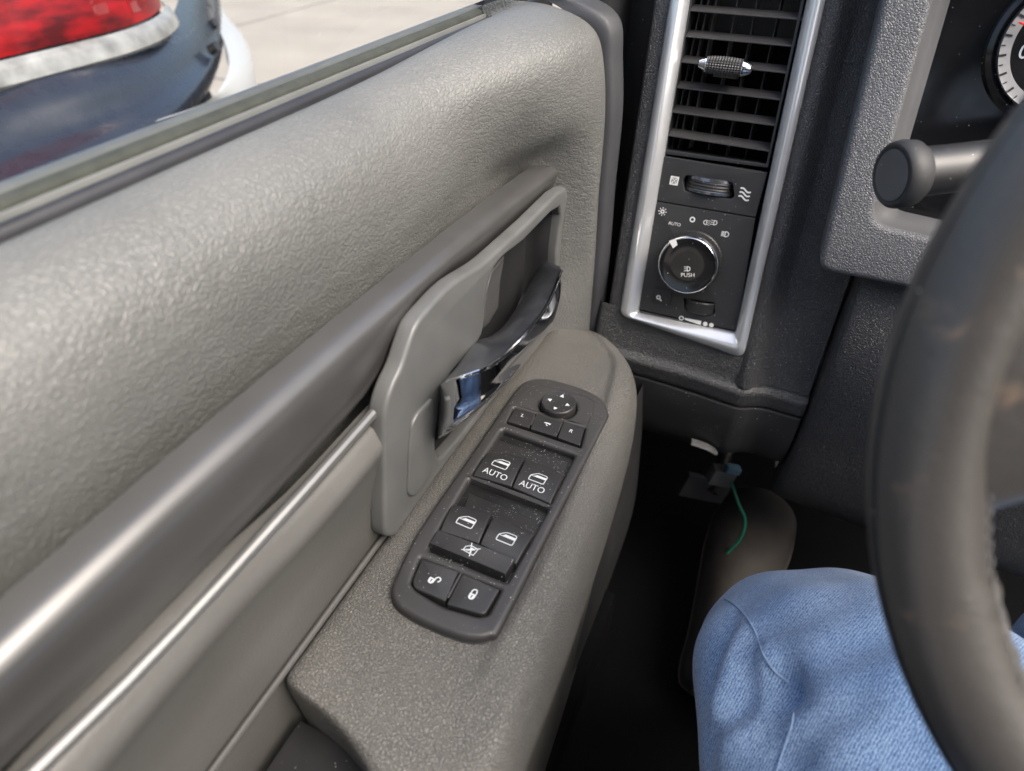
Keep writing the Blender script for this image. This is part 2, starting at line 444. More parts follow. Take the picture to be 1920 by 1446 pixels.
rows = [[p+Vector((0, 0, .0)) for p in ia], [a.lerp(b, .45)+Vector((0, 0, .012)) for a, b in zip(ia, oa)], oa, [p+(b-p)*.12+Vector((0, 0, -.10)) for p, b in zip(oa, ia)], [p+(b-p)*.5+Vector((0, 0, -.30)) for p, b in zip(oa, ia)]]
bm = bm_grid(surf(rows, 4, 4))[0]; bmesh.ops.recalc_face_normals(bm, faces=bm.faces); obj('bumper', bm, M['carsunlit'], car, smooth=60)
for u, v in ((386, 20), (398, 50), (400, 95)):
    bm = bmesh.new(); c = P(u, v, z=-.43); tube(bm, [c-Vector((.01, 0, 0)), c+Vector((.014, .006, .012))], .014, 12); obj('parking_sensor', bm, M['black'], car)

# ================================================================== TRUCK DOOR
door = thing('truck_door', 'open-window side truck door with grey padded panel, chrome handle and armrest', 'door', (-.25, .2, -.95))
door['label'] = 'grey padded truck door with chrome pull handle and leather armrest'
YS = [-.35, -.1, .05, .15, .25, .35, .42, .47, .52, .56, .59, .608, .62]
SX, SZ = -.300, -.130
def padrow(k, Y):
    # mid-door section, and the section at the front edge of the pad
    mid = [(-.302, -.130), (-.290, -.1265), (-.270, -.133), (-.252, -.150), (-.244, -.175), (-.245, -.205), (-.250, -.235), (-.252, -.28), (-.250, -.34), (-.245, -.395), (-.24, -.47)]
    fr_ = [(-.300, -.122), (-.262, -.109), (-.222, -.114), (-.196, -.128), (-.186, -.155), (-.181, -.195), (-.180, -.235), (-.180, -.28), (-.178, -.34), (-.177, -.40), (-.176, -.50)]
    a_ = (.36, .36, .37, .39, .43, .48, .54, .555, .555, .54, .50)[k]; f = ss(a_, .615 if k > 5 else .62, Y)
    x = lerp(mid[k][0], fr_[k][0], f); z = lerp(mid[k][1], fr_[k][1], f)
    return Vector((x, Y, z))
rows = [[padrow(k, Y) for Y in YS] for k in range(11)]
# the front rim turns outwards over its last centimetre
for r in rows:
    last = r[-1]; r.append(Vector((last.x-.006, .6255, last.z))); r.append(Vector((last.x-.03, .627, last.z)))
obj('upper_pad', bm_grid(surf(rows, 6, 6), flip=True)[0], M['pad'], door, smooth=60)
# front end cap
rows = []
for (dy, dx) in ((.6275, -.03), (.628, -.002), (.634, .006), (.648, .009), (.660, .004), (.667, -.012), (.668, -.05)):
    r = []
    for k in range(11):
        p = padrow(k, .62); r.append(Vector((p.x+dx+(.004 if k < 4 else 0), dy+(.004 if k < 3 else 0), p.z+(.006 if k < 4 else 0))))
    r.append(Vector((r[-1].x+.0, r[-1].y, -.8)))
    rows.append(r)
obj('front_end_cap', bm_grid(surf(rows, 6, 4))[0], M['cap'], door, smooth=60)
# belt seals and glass
def strip(name, prof, mat, y0=-.4, y1=.80, ny=14, lift=None):
    rows = [[Vector((x, lerp(y0, y1, j/ny), z)) for j in range(ny+1)] for x, z in prof]
    return obj(name, bm_grid(rows)[0], mat, door, smooth=50)
strip('inner_belt_seal', [(-.301, -.135), (-.3013, -.1275), (-.303, -.1245), (-.3055, -.1235), (-.308, -.1245), (-.3085, -.128), (-.3087, -.15)], M['rubber'])
strip('glass_wiper_lip', [(-.3088, -.15), (-.309, -.1235), (-.3098, -.1218), (-.311, -.1216), (-.3114, -.124), (-.3115, -.15)], M['seal_light'])
strip('window_glass', [(-.3122, -.30), (-.3130, -.11), (-.323, .10), (-.343, .30), (-.372, .42)], M['glass'], y1=.82)
strip('outer_belt_seal', [(-.3132, -.15), (-.3134, -.1215), (-.315, -.1190), (-.319, -.1178), (-.3195, -.121), (-.3196, -.15)], M['felt'])
strip('outer_trim', [(-.3198, -.15), (-.320, -.1175), (-.322, -.1155), (-.3265, -.1158), (-.3275, -.13), (-.3318, -.18)], plain('pale_outer_trim', (.28, .28, .265), .5))
strip('outer_skin', [(-.3320, -.16), (-.38, -.30), (-.42, -.6), (-.40, -.95)], M['carmid'])

# trim spear along the door
SPX = -.214
up_px = [(0, 1222), (110, 1129), (275, 980), (457, 815), (644, 650), (803, 506), (925, 403), (1000, 341), (1024, 322), (1046, 316)]
lo_px = [(33, 1446), (220, 1266), (358, 1123), (550, 914), (721, 724), (773, 604), (842, 531), (896, 496), (984, 415), (1053, 352)]
def resample(pts, ys):
    out = []
    for y in ys:
        for i in range(len(pts)-1):
            if pts[i].y <= y <= pts[i+1].y or i == len(pts)-2 or (i == 0 and y < pts[0].y):
                a, b = pts[i], pts[i+1]; out.append(a.lerp(b, (y-a.y)/(b.y-a.y))); break
    return out
def smooth_line(pts, deg=2):
    import numpy as np
    y = np.array([p.y for p in pts]); z = np.array([p.z for p in pts]); c = np.polyfit(y, z, deg)
    return [Vector((p.x, p.y, float(np.polyval(c, p.y)))) for p in pts]
upw = smooth_line([P(u, v, x=SPX) for u, v in up_px]); low = [P(u, v, x=SPX) for u, v in lo_px]
low = smooth_line(low[:5])+low[5:]
Y1s = upw[-1].y
ys = [-.35, -.2, -.05, .02]+[lerp(.05, Y1s-.004, i/16) for i in range(17)]
A = resample(upw, ys); B = resample(low, ys)
rows = []
for t, dx in ((-.02, -.016), (0, -.004), (.03, .0005), (.09, .0042), (.17, .0062), (.28, .0066), (.45, .0052), (.65, .0030), (.85, .0004), (1, -.002), (1.02, -.02)):
    rows.append([Vector((SPX-.005+dx, y, lerp(a.z, b.z, t))) for y, a, b in zip(ys, A, B)])
e = []
for r in rows:
    c = r[-1]; r.append(Vector((c.x-.003, Y1s+.002, lerp(c.z, (A[-1].z+B[-1].z)/2, .25)))); r.append(Vector((c.x-.02, Y1s+.003, lerp(c.z, (A[-1].z+B[-1].z)/2, .3))))
obj('trim_spear', bm_grid(surf(rows, 2, 3), flip=True)[0], M['spear'], door, smooth=60)
# chrome line below it
ch = resample([P(u, v, x=SPX) for u, v in ((40, 1446), (226, 1269), (365, 1126), (558, 916), (724, 732))], [-.35, -.1]+[lerp(.02, .266, i/8) for i in range(9)])
bm = bmesh.new(); tube(bm, [p+Vector((.003, 0, -.0022)) for p in ch], .0038, 10); obj('chrome_strip', bm, plain('brushed_bright_strip', (.20, .20, .195), .42, metal=.7), door)

# lower panel between chrome strip and armrest
ysl = [-.35, -.2, -.05, .03, .1, .17, .24, .275]
rows = []
topz = [p.z for p in resample([P(u, v, x=SPX) for u, v in ((72, 1446), (330, 1156), (578, 925), (717, 768))], ysl)]
for k, (dx, f) in enumerate(((-.012, -.02), (.000, .0), (.006, .06), (.0095, .14), (.006, .26), (.002, .42), (-.001, .6), (-.002, .8), (-.003, 1.0), (-.004, 1.25))):
    rows.append([Vector((-.212+dx, y, lerp(tz, -.402, f))) for y, tz in zip(ysl, topz)])
rows.append([Vector((-.217, y, -.60)) for y in ysl])
obj('lower_panel', bm_grid(surf(rows, 4, 5), flip=True)[0], M['lower'], door, smooth=60)
bm = bmesh.new(); tube(bm, [Vector((-.2115, y, -.4005)) for y in (-.3, 0, .1, .2, .275, .45)], .0024, 8); obj('armrest_piping', bm, plain('grey_piping', (.06, .058, .055), .6), door)

# handle bezel
D = Frame((-.205, 0, 0), (0, 1, 0), (0, 0, 1))        # faces +x (into the cab)
z4 = lambda L_: [(680+x/2.036, 300+y/2.036) for x, y in L_]
outl = D.pl(z4([(765, 104), (620, 235), (520, 326), (440, 396), (330, 466), (250, 546), (190, 620), (158, 700), (132, 780), (95, 860), (70, 940), (64, 1020), (66, 1250), (69, 1405), (80, 1432), (105, 1430), (130, 1400), (300, 1160), (440, 975), (600, 765), (690, 640), (728, 500), (742, 380), (752, 250)]), 0)
outl = crom([p.to_3d() for p in outl], 3, True)
hole = D.pl(z4([(738, 178), (600, 305), (520, 368), (478, 425), (456, 510), (448, 620), (425, 690), (330, 800), (285, 880), (270, 1000), (264, 1105), (300, 1118), (450, 935), (590, 735), (690, 590), (718, 480), (730, 330)]), 0)
hole = crom([p.to_3d() for p in hole], 3, True)
bez = plate('handle_bezel', [outl, hole], D, .004, .014, .0032, M['bezelgrey'], door, bres=4)
# raised lip round the cup's rear, and the inset finger pad
lip = D.pl(z4([(470, 415), (330, 505), (255, 580), (205, 690), (170, 820), (160, 900)]), .005)
pad = D.pl(z4([(262, 905), (205, 960), (180, 1010), (172, 1100), (166, 1270), (178, 1285), (205, 1275), (262, 1195), (262, 1105)]), .004)
plate('finger_pad', [roundp(pad, .004)], D, .0062, .004, .0018, M['bezelgrey'], bez)
def cup():
    bm = bmesh.new(); h3 = [Vector((p.x, p.y)) for p in hole]
    c = sum(h3, Vector((0, 0)))/len(h3); rows = []
    for k, (s, d) in enumerate(((1.02, .001), (1.0, -.006), (.99, -.02), (.985, -.026), (.97, -.030), (.93, -.031))):
        rows.append([D.w(*(c+(p-c)*s), d) for p in h3])
    bm, vv = bm_grid(rows, bm, wrap=True)
    f = bm.faces.new(vv[-1]); bmesh.ops.triangulate(bm, faces=[f]); return bm
obj('handle_cup', cup(), M['cup'], door)
# lighter insert at the back of the cup
ins = D.pl(z4([(528, 365), (478, 425), (456, 510), (448, 640), (470, 620), (505, 560), (512, 460)]), -.03)
plate('cup_insert', [ins], D, -.026, .02, .0015, plain('dark_insert', (.06, .06, .062), .5), bez)

# chrome pull handle: sections front anchor -> kink -> rear anchor, rows back edge .. lower edge
def hs(pts, xs): return [P(680+a/2.036, 300+b/2.036, x=x) for (a, b), x in zip(pts, xs)]
back = hs([(672, 375), (655, 440), (600, 545), (545, 625), (490, 672), (420, 700), (340, 800), (285, 850)], [-.232, -.222, -.212, -.207, -.206, -.206, -.212, -.235])
crown = hs([(700, 385), (690, 450), (635, 550), (570, 640), (505, 700), (420, 742), (350, 805), (290, 850)], [-.214, -.196, -.182, -.176, -.176, -.182, -.192, -.222])
ridge = hs([(735, 398), (755, 425), (700, 560), (612, 672), (505, 775), (400, 822), (318, 850), (285, 860)], [-.198, -.178, -.163, -.157, -.157, -.165, -.180, -.215])
mid = hs([(752, 420), (764, 480), (728, 612), (636, 732), (522, 845), (408, 915), (318, 958), (275, 966)], [-.197, -.177, -.163, -.1572, -.157, -.1650, -.1808, -.216])
lowr = hs([(752, 475), (752, 558), (696, 676), (606, 790), (516, 886), (404, 984), (302, 1050), (272, 1060)], [-.203, -.185, -.172, -.166, -.160, -.1675, -.184, -.218])
und = hs([(740, 480), (738, 560), (680, 682), (590, 797), (500, 895), (390, 995), (295, 1062), (270, 1068)], [-.23, -.205, -.193, -.19, -.19, -.197, -.21, -.235])
hroot = bpy.data.objects.new('pull_handle', None)
bm = bmesh.new()
top_rows = [crom(r, 5) for r in (back, crown, ridge)]
cols = [crom([top_rows[i][j] for i in range(3)], 4) for j in range(len(top_rows[0]))]
bm_grid([[c[i] for c in cols] for i in range(9)], bm, mat=1, flip=True)
fr_rows = [crom(r, 5) for r in (ridge, mid, lowr, und)]
cols = [crom([fr_rows[i][j] for i in range(4)], 4) for j in range(len(fr_rows[0]))]
bm_grid([[c[i] for c in cols] for i in range(13)], bm, mat=0, flip=True)
bmesh.ops.remove_doubles(bm, verts=bm.verts, dist=1e-5)
hd = obj('pull_handle', bm, [M['chrome'], M['chromedull']], door, smooth=28)
bm = bmesh.new(); tube(bm, [p+Vector((.0010, 0, .0008)) for p in crom(ridge[1:-1], 4)], .0014, 8); obj('handle_ridge', bm, M['chrome'], hd)

# armrest
def xr(Y):      # outer silhouette
    T = [(-.4, -.055), (.05, -.058), (.14, -.061), (.25, -.062), (.35, -.067), (.45, -.075), (.50, -.084), (.534, -.095), (.572, -.118), (.60, -.145), (.613, -.163)]
    for (a, b), (c, d) in zip(T, T[1:]):
        if a <= Y <= c: return lerp(b, d, (Y-a)/(c-a))
    return T[-1][1] if Y > .6 else T[0][1]
def xl(Y):      # edge against the door, and round the grab pocket
    T = [(-.4, -.115), (.0, -.118), (.06, -.121), (.08, -.125), (.0915, -.132), (.098, -.144), (.103, -.157), (.1075, -.174), (.1105, -.193), (.114, -.208), (.120, -.212), (.7, -.212)]
    for (a, b), (c, d) in zip(T, T[1:]):
        if a <= Y <= c: return lerp(b, d, (Y-a)/(c-a))
def zt(Y): return -.400-.032*ss(.46, .61, Y)
YA = [-.35, -.2, -.05, .03, .06, .08, .0915, .098, .103, .1075, .1105, .114, .120, .13, .16, .2, .25, .3, .36, .42, .47, .51, .54, .565, .585, .600, .609, .613]
arows = []
for (mode, f, dz, dx) in (('L', 0, -.16, .004), ('L', 0, -.06, .002), ('L', 0, -.02, -.001), ('L', 0, -.008, .000), ('L', 0, -.0028, .004), ('L', .03, -.0004, .009), ('L', .2, .0, .003), ('L', .45, 0, 0), ('L', .7, 0, 0), ('L', .82, .0, 0), ('L', .90, .0006, 0),
                          ('L', .955, .0045, 0), ('L', 1.0, .0046, 0), ('R', 0, -.001, -.011), ('R', 0, -.013, -.004), ('R', 0, -.032, 0), ('R', 0, -.07, .001), ('R', 0, -.13, -.004), ('R', 0, -.2, -.012), ('R', 0, -.45, -.02)):
    r = []
    for Y in YA:
        a, b = xl(Y), xr(Y); crest = b-.022-.012*ss(.3, .05, Y) if b-.024 > a else b
        nose = ss(.59, .613, Y)
        z = zt(Y)-nose*.012
        lipk = 1-ss(.50, .58, Y)*.6
        if Y < .2: lipk *= ss(.13, .24, Y)
        if mode == 'L': p = Vector((lerp(a, crest, f)+dx, Y, z+(dz*lipk if dz > 0 else dz)))
        else: p = Vector((b+dx, Y, z+dz))
        r.append(p)
    arows.append(r)
for r in arows:
    q = r[-1]; r.append(Vector((q.x-.004, .6165, q.z-.012))); r.append(Vector((q.x-.006, .617, -.6)))
ars = surf(arows, 3, 4)
obj('armrest', bm_grid(ars, flip=True)[0], M['armrest'], door, smooth=70)
# floor of the grab pocket
bm = bmesh.new(); box(bm, (-.158, -.06, -.452), (.095, .34, .012), bev=.004); obj('grab_pocket', bm, M['black'], door)
# lower part of the door under the armrest
rows = [[Vector((x, y, z)) for y in (-.4, 0, .3, .55, .62)] for x, z in ((-.10, -.5), (-.09, -.62), (-.085, -.75), (-.10, -.93))]
obj('door_pocket', bm_grid(surf(rows, 3, 4), flip=True)[0], M['black_matte'], door)

# ------------------------------------------------------------------ window switch panel
AR = Frame((0, 0, -.400), (1, 0, 0), (0, 1, 0))
HT = .008                                          # top face above the armrest
z3 = lambda L_: [(700+x/2.678, 680+y/2.678) for x, y in L_]
out = AR.pl(z3([(775, 86), (860, 76), (960, 97), (1075, 135), (1150, 180), (1180, 240), (1160, 310), (900, 815), (655, 1300), (590, 1368), (500, 1380), (400, 1358), (240, 1292), (125, 1222), (88, 1150), (110, 1070), (235, 825), (480, 470), (710, 140)]), HT)
out = crom([p.to_3d() for p in out], 3, True)
def q3(L_, r=.002, h=HT): return roundp(AR.pl(z3(L_), h), r)
well1 = q3([(648, 333), (1014, 462), (884, 712), (496, 566)], .003)
well2 = q3([(482, 580), (882, 728), (722, 1010), (672, 1102), (276, 938), (330, 838)], [.003, .003, .0005, .002, .001, .001])
lockh = q3([(236, 978), (640, 1138), (575, 1262), (530, 1272), (350, 1222), (215, 1140), (190, 1105)], [.001, .001, .002, .003, .004, .003, .002])
mirh = q3([(706, 226), (1064, 328), (1040, 422), (672, 300)], .001)
kn = AR.pix(700+930/2.678, 680+205/2.678, HT+.004)
knob_r = .0160
knh = [(kn.x+math.cos(a*math.pi/16)*(knob_r+.0008), kn.y+math.sin(a*math.pi/16)*(knob_r+.0008)) for a in range(32)]
sp = plate('switch_panel', [out, well1, well2, lockh, mirh, knh], AR, HT, .012, .0036, M['switch'], door, bres=4)
out2 = [Vector(((p.x-(-.147))*1.012-.147, (p.y-.32)*1.004+.32)) for p in out]
plate('panel_gasket', [out2], AR, .0009, .002, .0006, M['black'], sp)
plate('switch_tray', [[Vector(((p.x+.147)*.93-.147, (p.y-.32)*.96+.32)) for p in out]], AR, .0016, .0016, .0004, M['well'], sp)
# fine raised line round the mirror area
ln = AR.pl(z3([(715, 205), (790, 122), (830, 112), (1070, 170), (1110, 200), (1108, 235), (1070, 330)]), HT)
bm = bmesh.new(); tube(bm, [AR.w(p.x, p.y, HT+.00005) for p in ln], .0003, 6); obj('raised_line', bm, M['switch'], sp)

def pillow(name, quad, h, curve=(0, 0), bev=.0012, depth=.010, mats=None, parent=None, fr=AR, nx=10, ny=10, hpix=None, icon=None, tilt=0., label=None):
    """button: quad corners (near-left, near-right, far-right, far-left) in the frame; rounded edges, bowed top"""
    if hpix: quad = fr.pl(quad, hpix)
    q = [Vector(p) for p in quad]
    S = [0, .0, .02, .06]+[lerp(.12, .88, i/(nx-1)) for i in range(nx)]+[.94, .98, 1, 1]
    lx = ((q[1]-q[0]).length+(q[2]-q[3]).length)/2; ly = ((q[3]-q[0]).length+(q[2]-q[1]).length)/2
    def pr(n_, ln_):
        b = bev/ln_; s = [0]+[b*(1-math.cos(a*math.pi/8)) for a in range(1, 5)]
        return s+[lerp(b*1.3, 1-b*1.3, i/(n_-1)) for i in range(n_)]+[1-x for x in s[::-1]]
    sx, sy = pr(nx, lx), pr(ny, ly)
    rows = []
    for v in sy:
        row = []
        for u in sx:
            p = q[0]*(1-u)*(1-v)+q[1]*u*(1-v)+q[2]*u*v+q[3]*(1-u)*v
            du = min(u, 1-u)*lx; dv = min(v, 1-v)*ly
            ex = max(0, 1-du/bev); ey = max(0, 1-dv/bev); e = min(1, math.hypot(ex, ey))
            drop = bev*(1-math.sqrt(max(0, 1-e*e)))
            row.append(fr.w(p.x, p.y, h+curve[0]*4*u*(1-u)+curve[1]*4*v*(1-v)+tilt*(v-.5)-drop))
        rows.append(row)
    bm, vv = bm_grid(rows)
    rim = vv[0]+[r[-1] for r in vv[1:]]+vv[-1][::-1][1:]+[r[0] for r in vv[::-1][1:-1]]
    low_ = [bm.verts.new(v.co-fr.n*((v.co-fr.O).dot(fr.n)-(h-depth))) for v in rim]
    for i in range(len(rim)):
        j = (i+1) % len(rim); bm.faces.new((rim[j], rim[i], low_[i], low_[j]))
    bmesh.ops.recalc_face_normals(bm, faces=bm.faces)
    if icon:
        bvh = BVHTree.FromBMesh(bm)
        for (polys, mi) in icon: add_print(bm, polys, fr, h, mi, bvh)
    return obj(name, bm, mats, parent, label, smooth=40)
# icon drawings, unit size, x right, y up
def win_icon(fill=True):
    o = [(-1, -.62), (-1, .12), (-.42, .62), (-.1, .75), (.85, .75), (1, .6), (1, -.5), (.88, -.62)]
    o = [tuple(p) for p in roundp(o, .12, 2)]
    g = stroke(o, .105, True)+stroke([(-1, .1), (1, .1)], .08)
    g += fan([(-.6, .12), (-.25, .42), (1, .42), (1, .12)])
    return g
def child_icon():
    g = stroke([(-.9, -.6), (-.9, .1), (-.3, .6), (.9, .6), (.9, -.6)], .13, True)+stroke([(-1.15, -.75), (1.15, .85)], .13)+stroke([(-.5, 1.05), (.55, -1.05)], .13)
    g += fan(circ(.1, .15, .26, 10))+stroke([(-.5, -.4), (.1, -.05), (.6, .3)], .16)+stroke([(.1, 0), (.35, -.45)], .14)
    return g
def lock_icon(opened):
    body = circ(0, -.45, .55, 14, 180, 360)+[(.55, .05), (-.55, .05)]
    body = [(x, y) for x, y in body]
    ring = circ(0, -.28, .13, 10)
    g = []
    outer = circ(0, -.4, .56, 18, 200, 340)+[(.56, .12), (-.56, .12)]
    g += fan(outer)
    if opened: g += stroke([(.42, .1)]+circ(.95, .28, .5, 10, 190, -20)[0:0]+[(.45, .35), (.62, .62), (.92, .72), (1.2, .62), (1.33, .35), (1.25, .02), (1.05, -.1)], .2)
    else: g += stroke([(-.42, .1), (-.42, .6), (-.3, .88), (0, 1.0), (.3, .88), (.42, .6), (.42, .1)], .2)
    return g, fan(circ(0, -.25, .15, 10))+fan([(-.07, -.3), (.07, -.3), (.1, -.7), (-.1, -.7)])
def tri_icon(a):
    return xf([[Vector((0, .9)), Vector((-.9, -.7)), Vector((.9, -.7))]], (0, 0), 1, a)
IC = [M['switch_btn'], M['print'], M['switch_btn'], M['printdim']]
def at3(x, y, h): return AR.pix(700+x/2.678, 680+y/2.678, h)
U3 = .0127/14                                 # metres per icon unit is given directly below
hB = HT+.0028
sq = lambda L_: z3(L_)
# front window rockers
ROCK = [([(500, 562), (692, 618), (762, 470), (585, 440)], (640, 513), (612, 562), True), ([(698, 622), (888, 704), (960, 562), (770, 478)], (826, 585), (797, 627), True),
        ([(335, 842), (528, 905), (598, 750), (400, 708)], (466, 803), None, False), ([(536, 908), (716, 1008), (806, 860), (610, 762)], (668, 886), None, False)]
TR = text_loops('AUTO', 1.0)
for quad, ic, tx, au in ROCK:
    c = at3(*ic, hB); prints = [(xf(win_icon(), c, .0066, -.04), 1)]
    if tx: prints.append((xf(TR, at3(*tx, hB), .0078, -.04), 1))
    b = pillow('window_button', sq(quad), hB-.001, curve=(.0002, .0018), mats=IC, parent=sp, hpix=hB, icon=prints, depth=.012, bev=.0008)
    if quad[0] == (500, 562): b['label'] = 'window button marked AUTO, nearer the door'
# sloping shelves in the wells
for qd in ([(540, 520), (930, 665), (985, 490), (612, 372)], [(440, 770), (830, 905), (866, 800), (478, 640)]):
    pillow('well_slope', sq(qd), .0042, curve=(.0, -.0006), tilt=-.005, mats=[M['switch_btn']], parent=sp, hpix=HT-.004, depth=.004, bev=.0015)
# window lock-out bar
hL = HT+.0045
ci = xf(child_icon(), at3(488, 938, hL), .0050, -.15)
pillow('lockout_bar', sq([(283, 905), (662, 1060), (714, 982), (325, 838)]), hL, curve=(0, -.0004), mats=IC, parent=sp, hpix=hL, icon=[(ci, 1)], depth=.014, bev=.0006)
# door lock buttons
hK = HT+.0016
def lockb(quad_out, icx, opened):
    hh = hK; lo = roundp(AR.pl(z3(quad_out), hh), [.001, .001, .001, .006, .004] if opened else [.001, .001, .004, .001, .001])
    bm = plate('x', [lo], AR, hh, .008, .0009, None, raw=True, bres=2)
    g, kh = lock_icon(opened); c = AR.pix(700+icx[0]/2.678, 680+icx[1]/2.678, hh)
    add_print(bm, xf(g, c, .0042, -.1), AR, hh, 1, lift=.00012); add_print(bm, xf(kh, c, .0042, -.1), AR, hh, 2, lift=.0002)
    return obj('lock_button', bm, IC, sp, 'lock button with the open padlock' if opened else 'lock button with the closed padlock')
lockb([(244, 984), (428, 1048), (360, 1198), (205, 1130), (196, 1095)], (298, 1085), True)
lockb([(448, 1058), (634, 1138), (562, 1258), (540, 1262), (368, 1212)], (500, 1165), False)
bm = bmesh.new(); a = AR.pix(700+436/2.678, 680+1062/2.678, hK); b = AR.pix(700+372/2.678, 680+1180/2.678, hK)
tube(bm, [AR.w(a.x, a.y, hK-.001), AR.w(b.x, b.y, hK-.001)], .0012, 8); obj('divider', bm, M['switch_btn'], sp)
# mirror buttons
hM = HT+.0006
TL, TRR = text_loops('L', 1), text_loops('R', 1)
mir = [((-.3, .3), 0)]
pen = fan([(-1, .0), (-.6, .35), (.4, .45), (.7, .3), (1.1, .55), (.95, -.3), (.6, -.05), (-.6, -.1)])+stroke([(-.1, -.3), (.15, -.7), (.55, -.75)], .22)
for qd, ic, pl_, s_ in (([(676, 296), (782, 328), (812, 256), (712, 230)], (750, 268), TL, .0060), ([(790, 332), (920, 372), (948, 296), (818, 258)], (872, 308), pen, .0032), ([(926, 376), (1036, 416), (1060, 332), (955, 300)], (992, 346), TRR, .0060)):
    pillow('mirror_button', sq(qd), hM, curve=(0, .0003), mats=IC, parent=sp, hpix=hM, icon=[(xf(pl_, at3(*ic, hM), s_, -.05), 1)], depth=.006, bev=.0005)
for (x0, y0, x1, y1) in ((808, 268, 790, 316), (945, 304, 924, 354)):
    bm = bmesh.new(); a = at3(x0, y0, hM); b = at3(x1, y1, hM)
    tube(bm, [AR.w(a.x, a.y, hM-.0002), AR.w(b.x, b.y, hM-.0002)], .0009, 8); obj('divider', bm, M['switch'], sp)
# round mirror knob
bm = bmesh.new(); rings = []
for r, h in ((knob_r, -.004), (knob_r, .0045), (knob_r-.0004, .0055), (knob_r-.0013, .0062), (knob_r*.75, .0056), (knob_r*.4, .005), (.0005, .0048)):
    rings.append([AR.w(kn.x+r*math.cos(a*math.pi/20), kn.y+r*math.sin(a*math.pi/20), HT+h) for a in range(40)])
bm, vv = bm_grid(rings, bm, wrap=True, flip=False); bmesh.ops.recalc_face_normals(bm, faces=bm.faces)
bvh = BVHTree.FromBMesh(bm); 
for a, dx, dy in ((0, 0, .0095), (math.pi/2, -.0088, 0), (math.pi, 0, -.0090), (-math.pi/2, .0088, 0)):
    add_print(bm, xf([[Vector((0, 1)), Vector((-.9, -.7)), Vector((.9, -.7))]], (kn.x+dx, kn.y+dy), .0022, a-.1), AR, 0, 1, bvh)
obj('mirror_knob', bm, IC, sp)
# crumbs of dust lying in the wells
bm = bmesh.new()
for k in range(260):
    w_ = random.choice(((770, 470, 1.0), (960, 540, .8), (640, 730, 1.), (820, 830, .8), (400, 980, 1.4), (560, 1050, 1.4)))
    p = at3(w_[0]+random.gauss(0, 48)*w_[2], w_[1]+random.gauss(0, 26)*w_[2], HT)
    wp = AR.w(p.x, p.y, .02); s = random.uniform(.00010, .00032)
    h0 = .005 if w_[2] < 1.2 else HT
    bmesh.ops.create_icosphere(bm, subdivisions=1, radius=s, matrix=Matrix.Translation(AR.w(p.x, p.y, h0+s*.5)))
obj('dust', bm, M['pale'], sp, kind='stuff')

# ================================================================== DASHBOARD
dash = thing('dashboard', 'black grained truck dashboard with silver vent bezel beside the door', 'dashboard', (.1, .8, -.6))
B = Frame((-.14, .62, -.44), (1, 0, 0), (0, .2356, .9719))
z1 = lambda L_: [(1150+x/4.017, y/4.017) for x, y in L_]
z2 = lambda L_: [(1150+x/3.526, 270+y/3.526) for x, y in L_]
TOPB = .47
def up(p, q, y=TOPB):  # extend a line beyond the frame
    return Vector((q.x+(q.x-p.x)*(y-q.y)/(q.y-p.y), y))
oL0, oL1 = B.pix(1164, 582), B.pix(1257, 0); oR0, oR1 = B.pix(1400, 636), B.pix(1547, 0)
outer = [up(oL0, oL1), oL1, oL0, B.pix(1172, 612), B.pix(1385, 664), oR0, oR1, up(oR0, oR1)]
outer = roundp([outer[0], oL0+(Vector((-.0002, -.006))), B.pix(1386, 668)+Vector((.005, -.001)), outer[-1]], [.01, .010, .012, .01], 6)
iL0, iL1 = B.pix(1194, 582), B.pix(1291, 0); iR0, iR1 = B.pix(1382, 625), B.pix(1513, 0)
inner = roundp([up(iL0, iL1, TOPB-.02), B.pix(1196, 588), B.pix(1378, 626), up(iR0, iR1, TOPB-.02)], [.004, .003, .003, .004], 4)
def ring_bezel():
    # loft between outer and inner outline: sloping face, crest, inner wall
    n = 160
    def rs(l):
        pts = [Vector(p) for p in l]; d = [0]
        for i in range(len(pts)): d.append(d[-1]+(pts[(i+1) % len(pts)]-pts[i]).length)
        o = []
        return pts
    A_, B_ = rs(outer), rs(inner)
    # same corner structure, make equal counts by corner blocks
    def blocks(l, k): return [l[i*k:(i+1)*k] for i in range(4)]
    a = blocks(A_, 7); b = blocks(B_, 5)
    pa, pb = [], []
    for i in range(4):
        for j in range(7):
            pa.append(a[i][j]); x = j/6*4; k = min(int(x), 3); pb.append(b[i][k].lerp(b[i][k+1], x-k))
        a2, b2 = a[(i+1) % 4][0], b[(i+1) % 4][0]
        for j in range(1, 12): pa.append(pa[i*18+6].lerp(a2, j/12)); pb.append(pb[i*18+6].lerp(b2, j/12))
    rows = []
    for t, h in ((-.03, -.012), (0, -.004), (.0, .001), (.12, .0035), (.42, .006), (.52, .0058), (.62, .0045), (.90, .000), (.97, -.002), (1, -.005), (1, -.02)):
        rows.append([B.w(*(pa[i].lerp(pb[i], t)), h) for i in range(len(pa))])
    return bm_grid(rows, wrap=True, flip=True)[0]
bm = ring_bezel(); bmesh.ops.recalc_face_normals(bm, faces=bm.faces)
obj('silver_bezel', bm, M['silver'], dash, smooth=45)

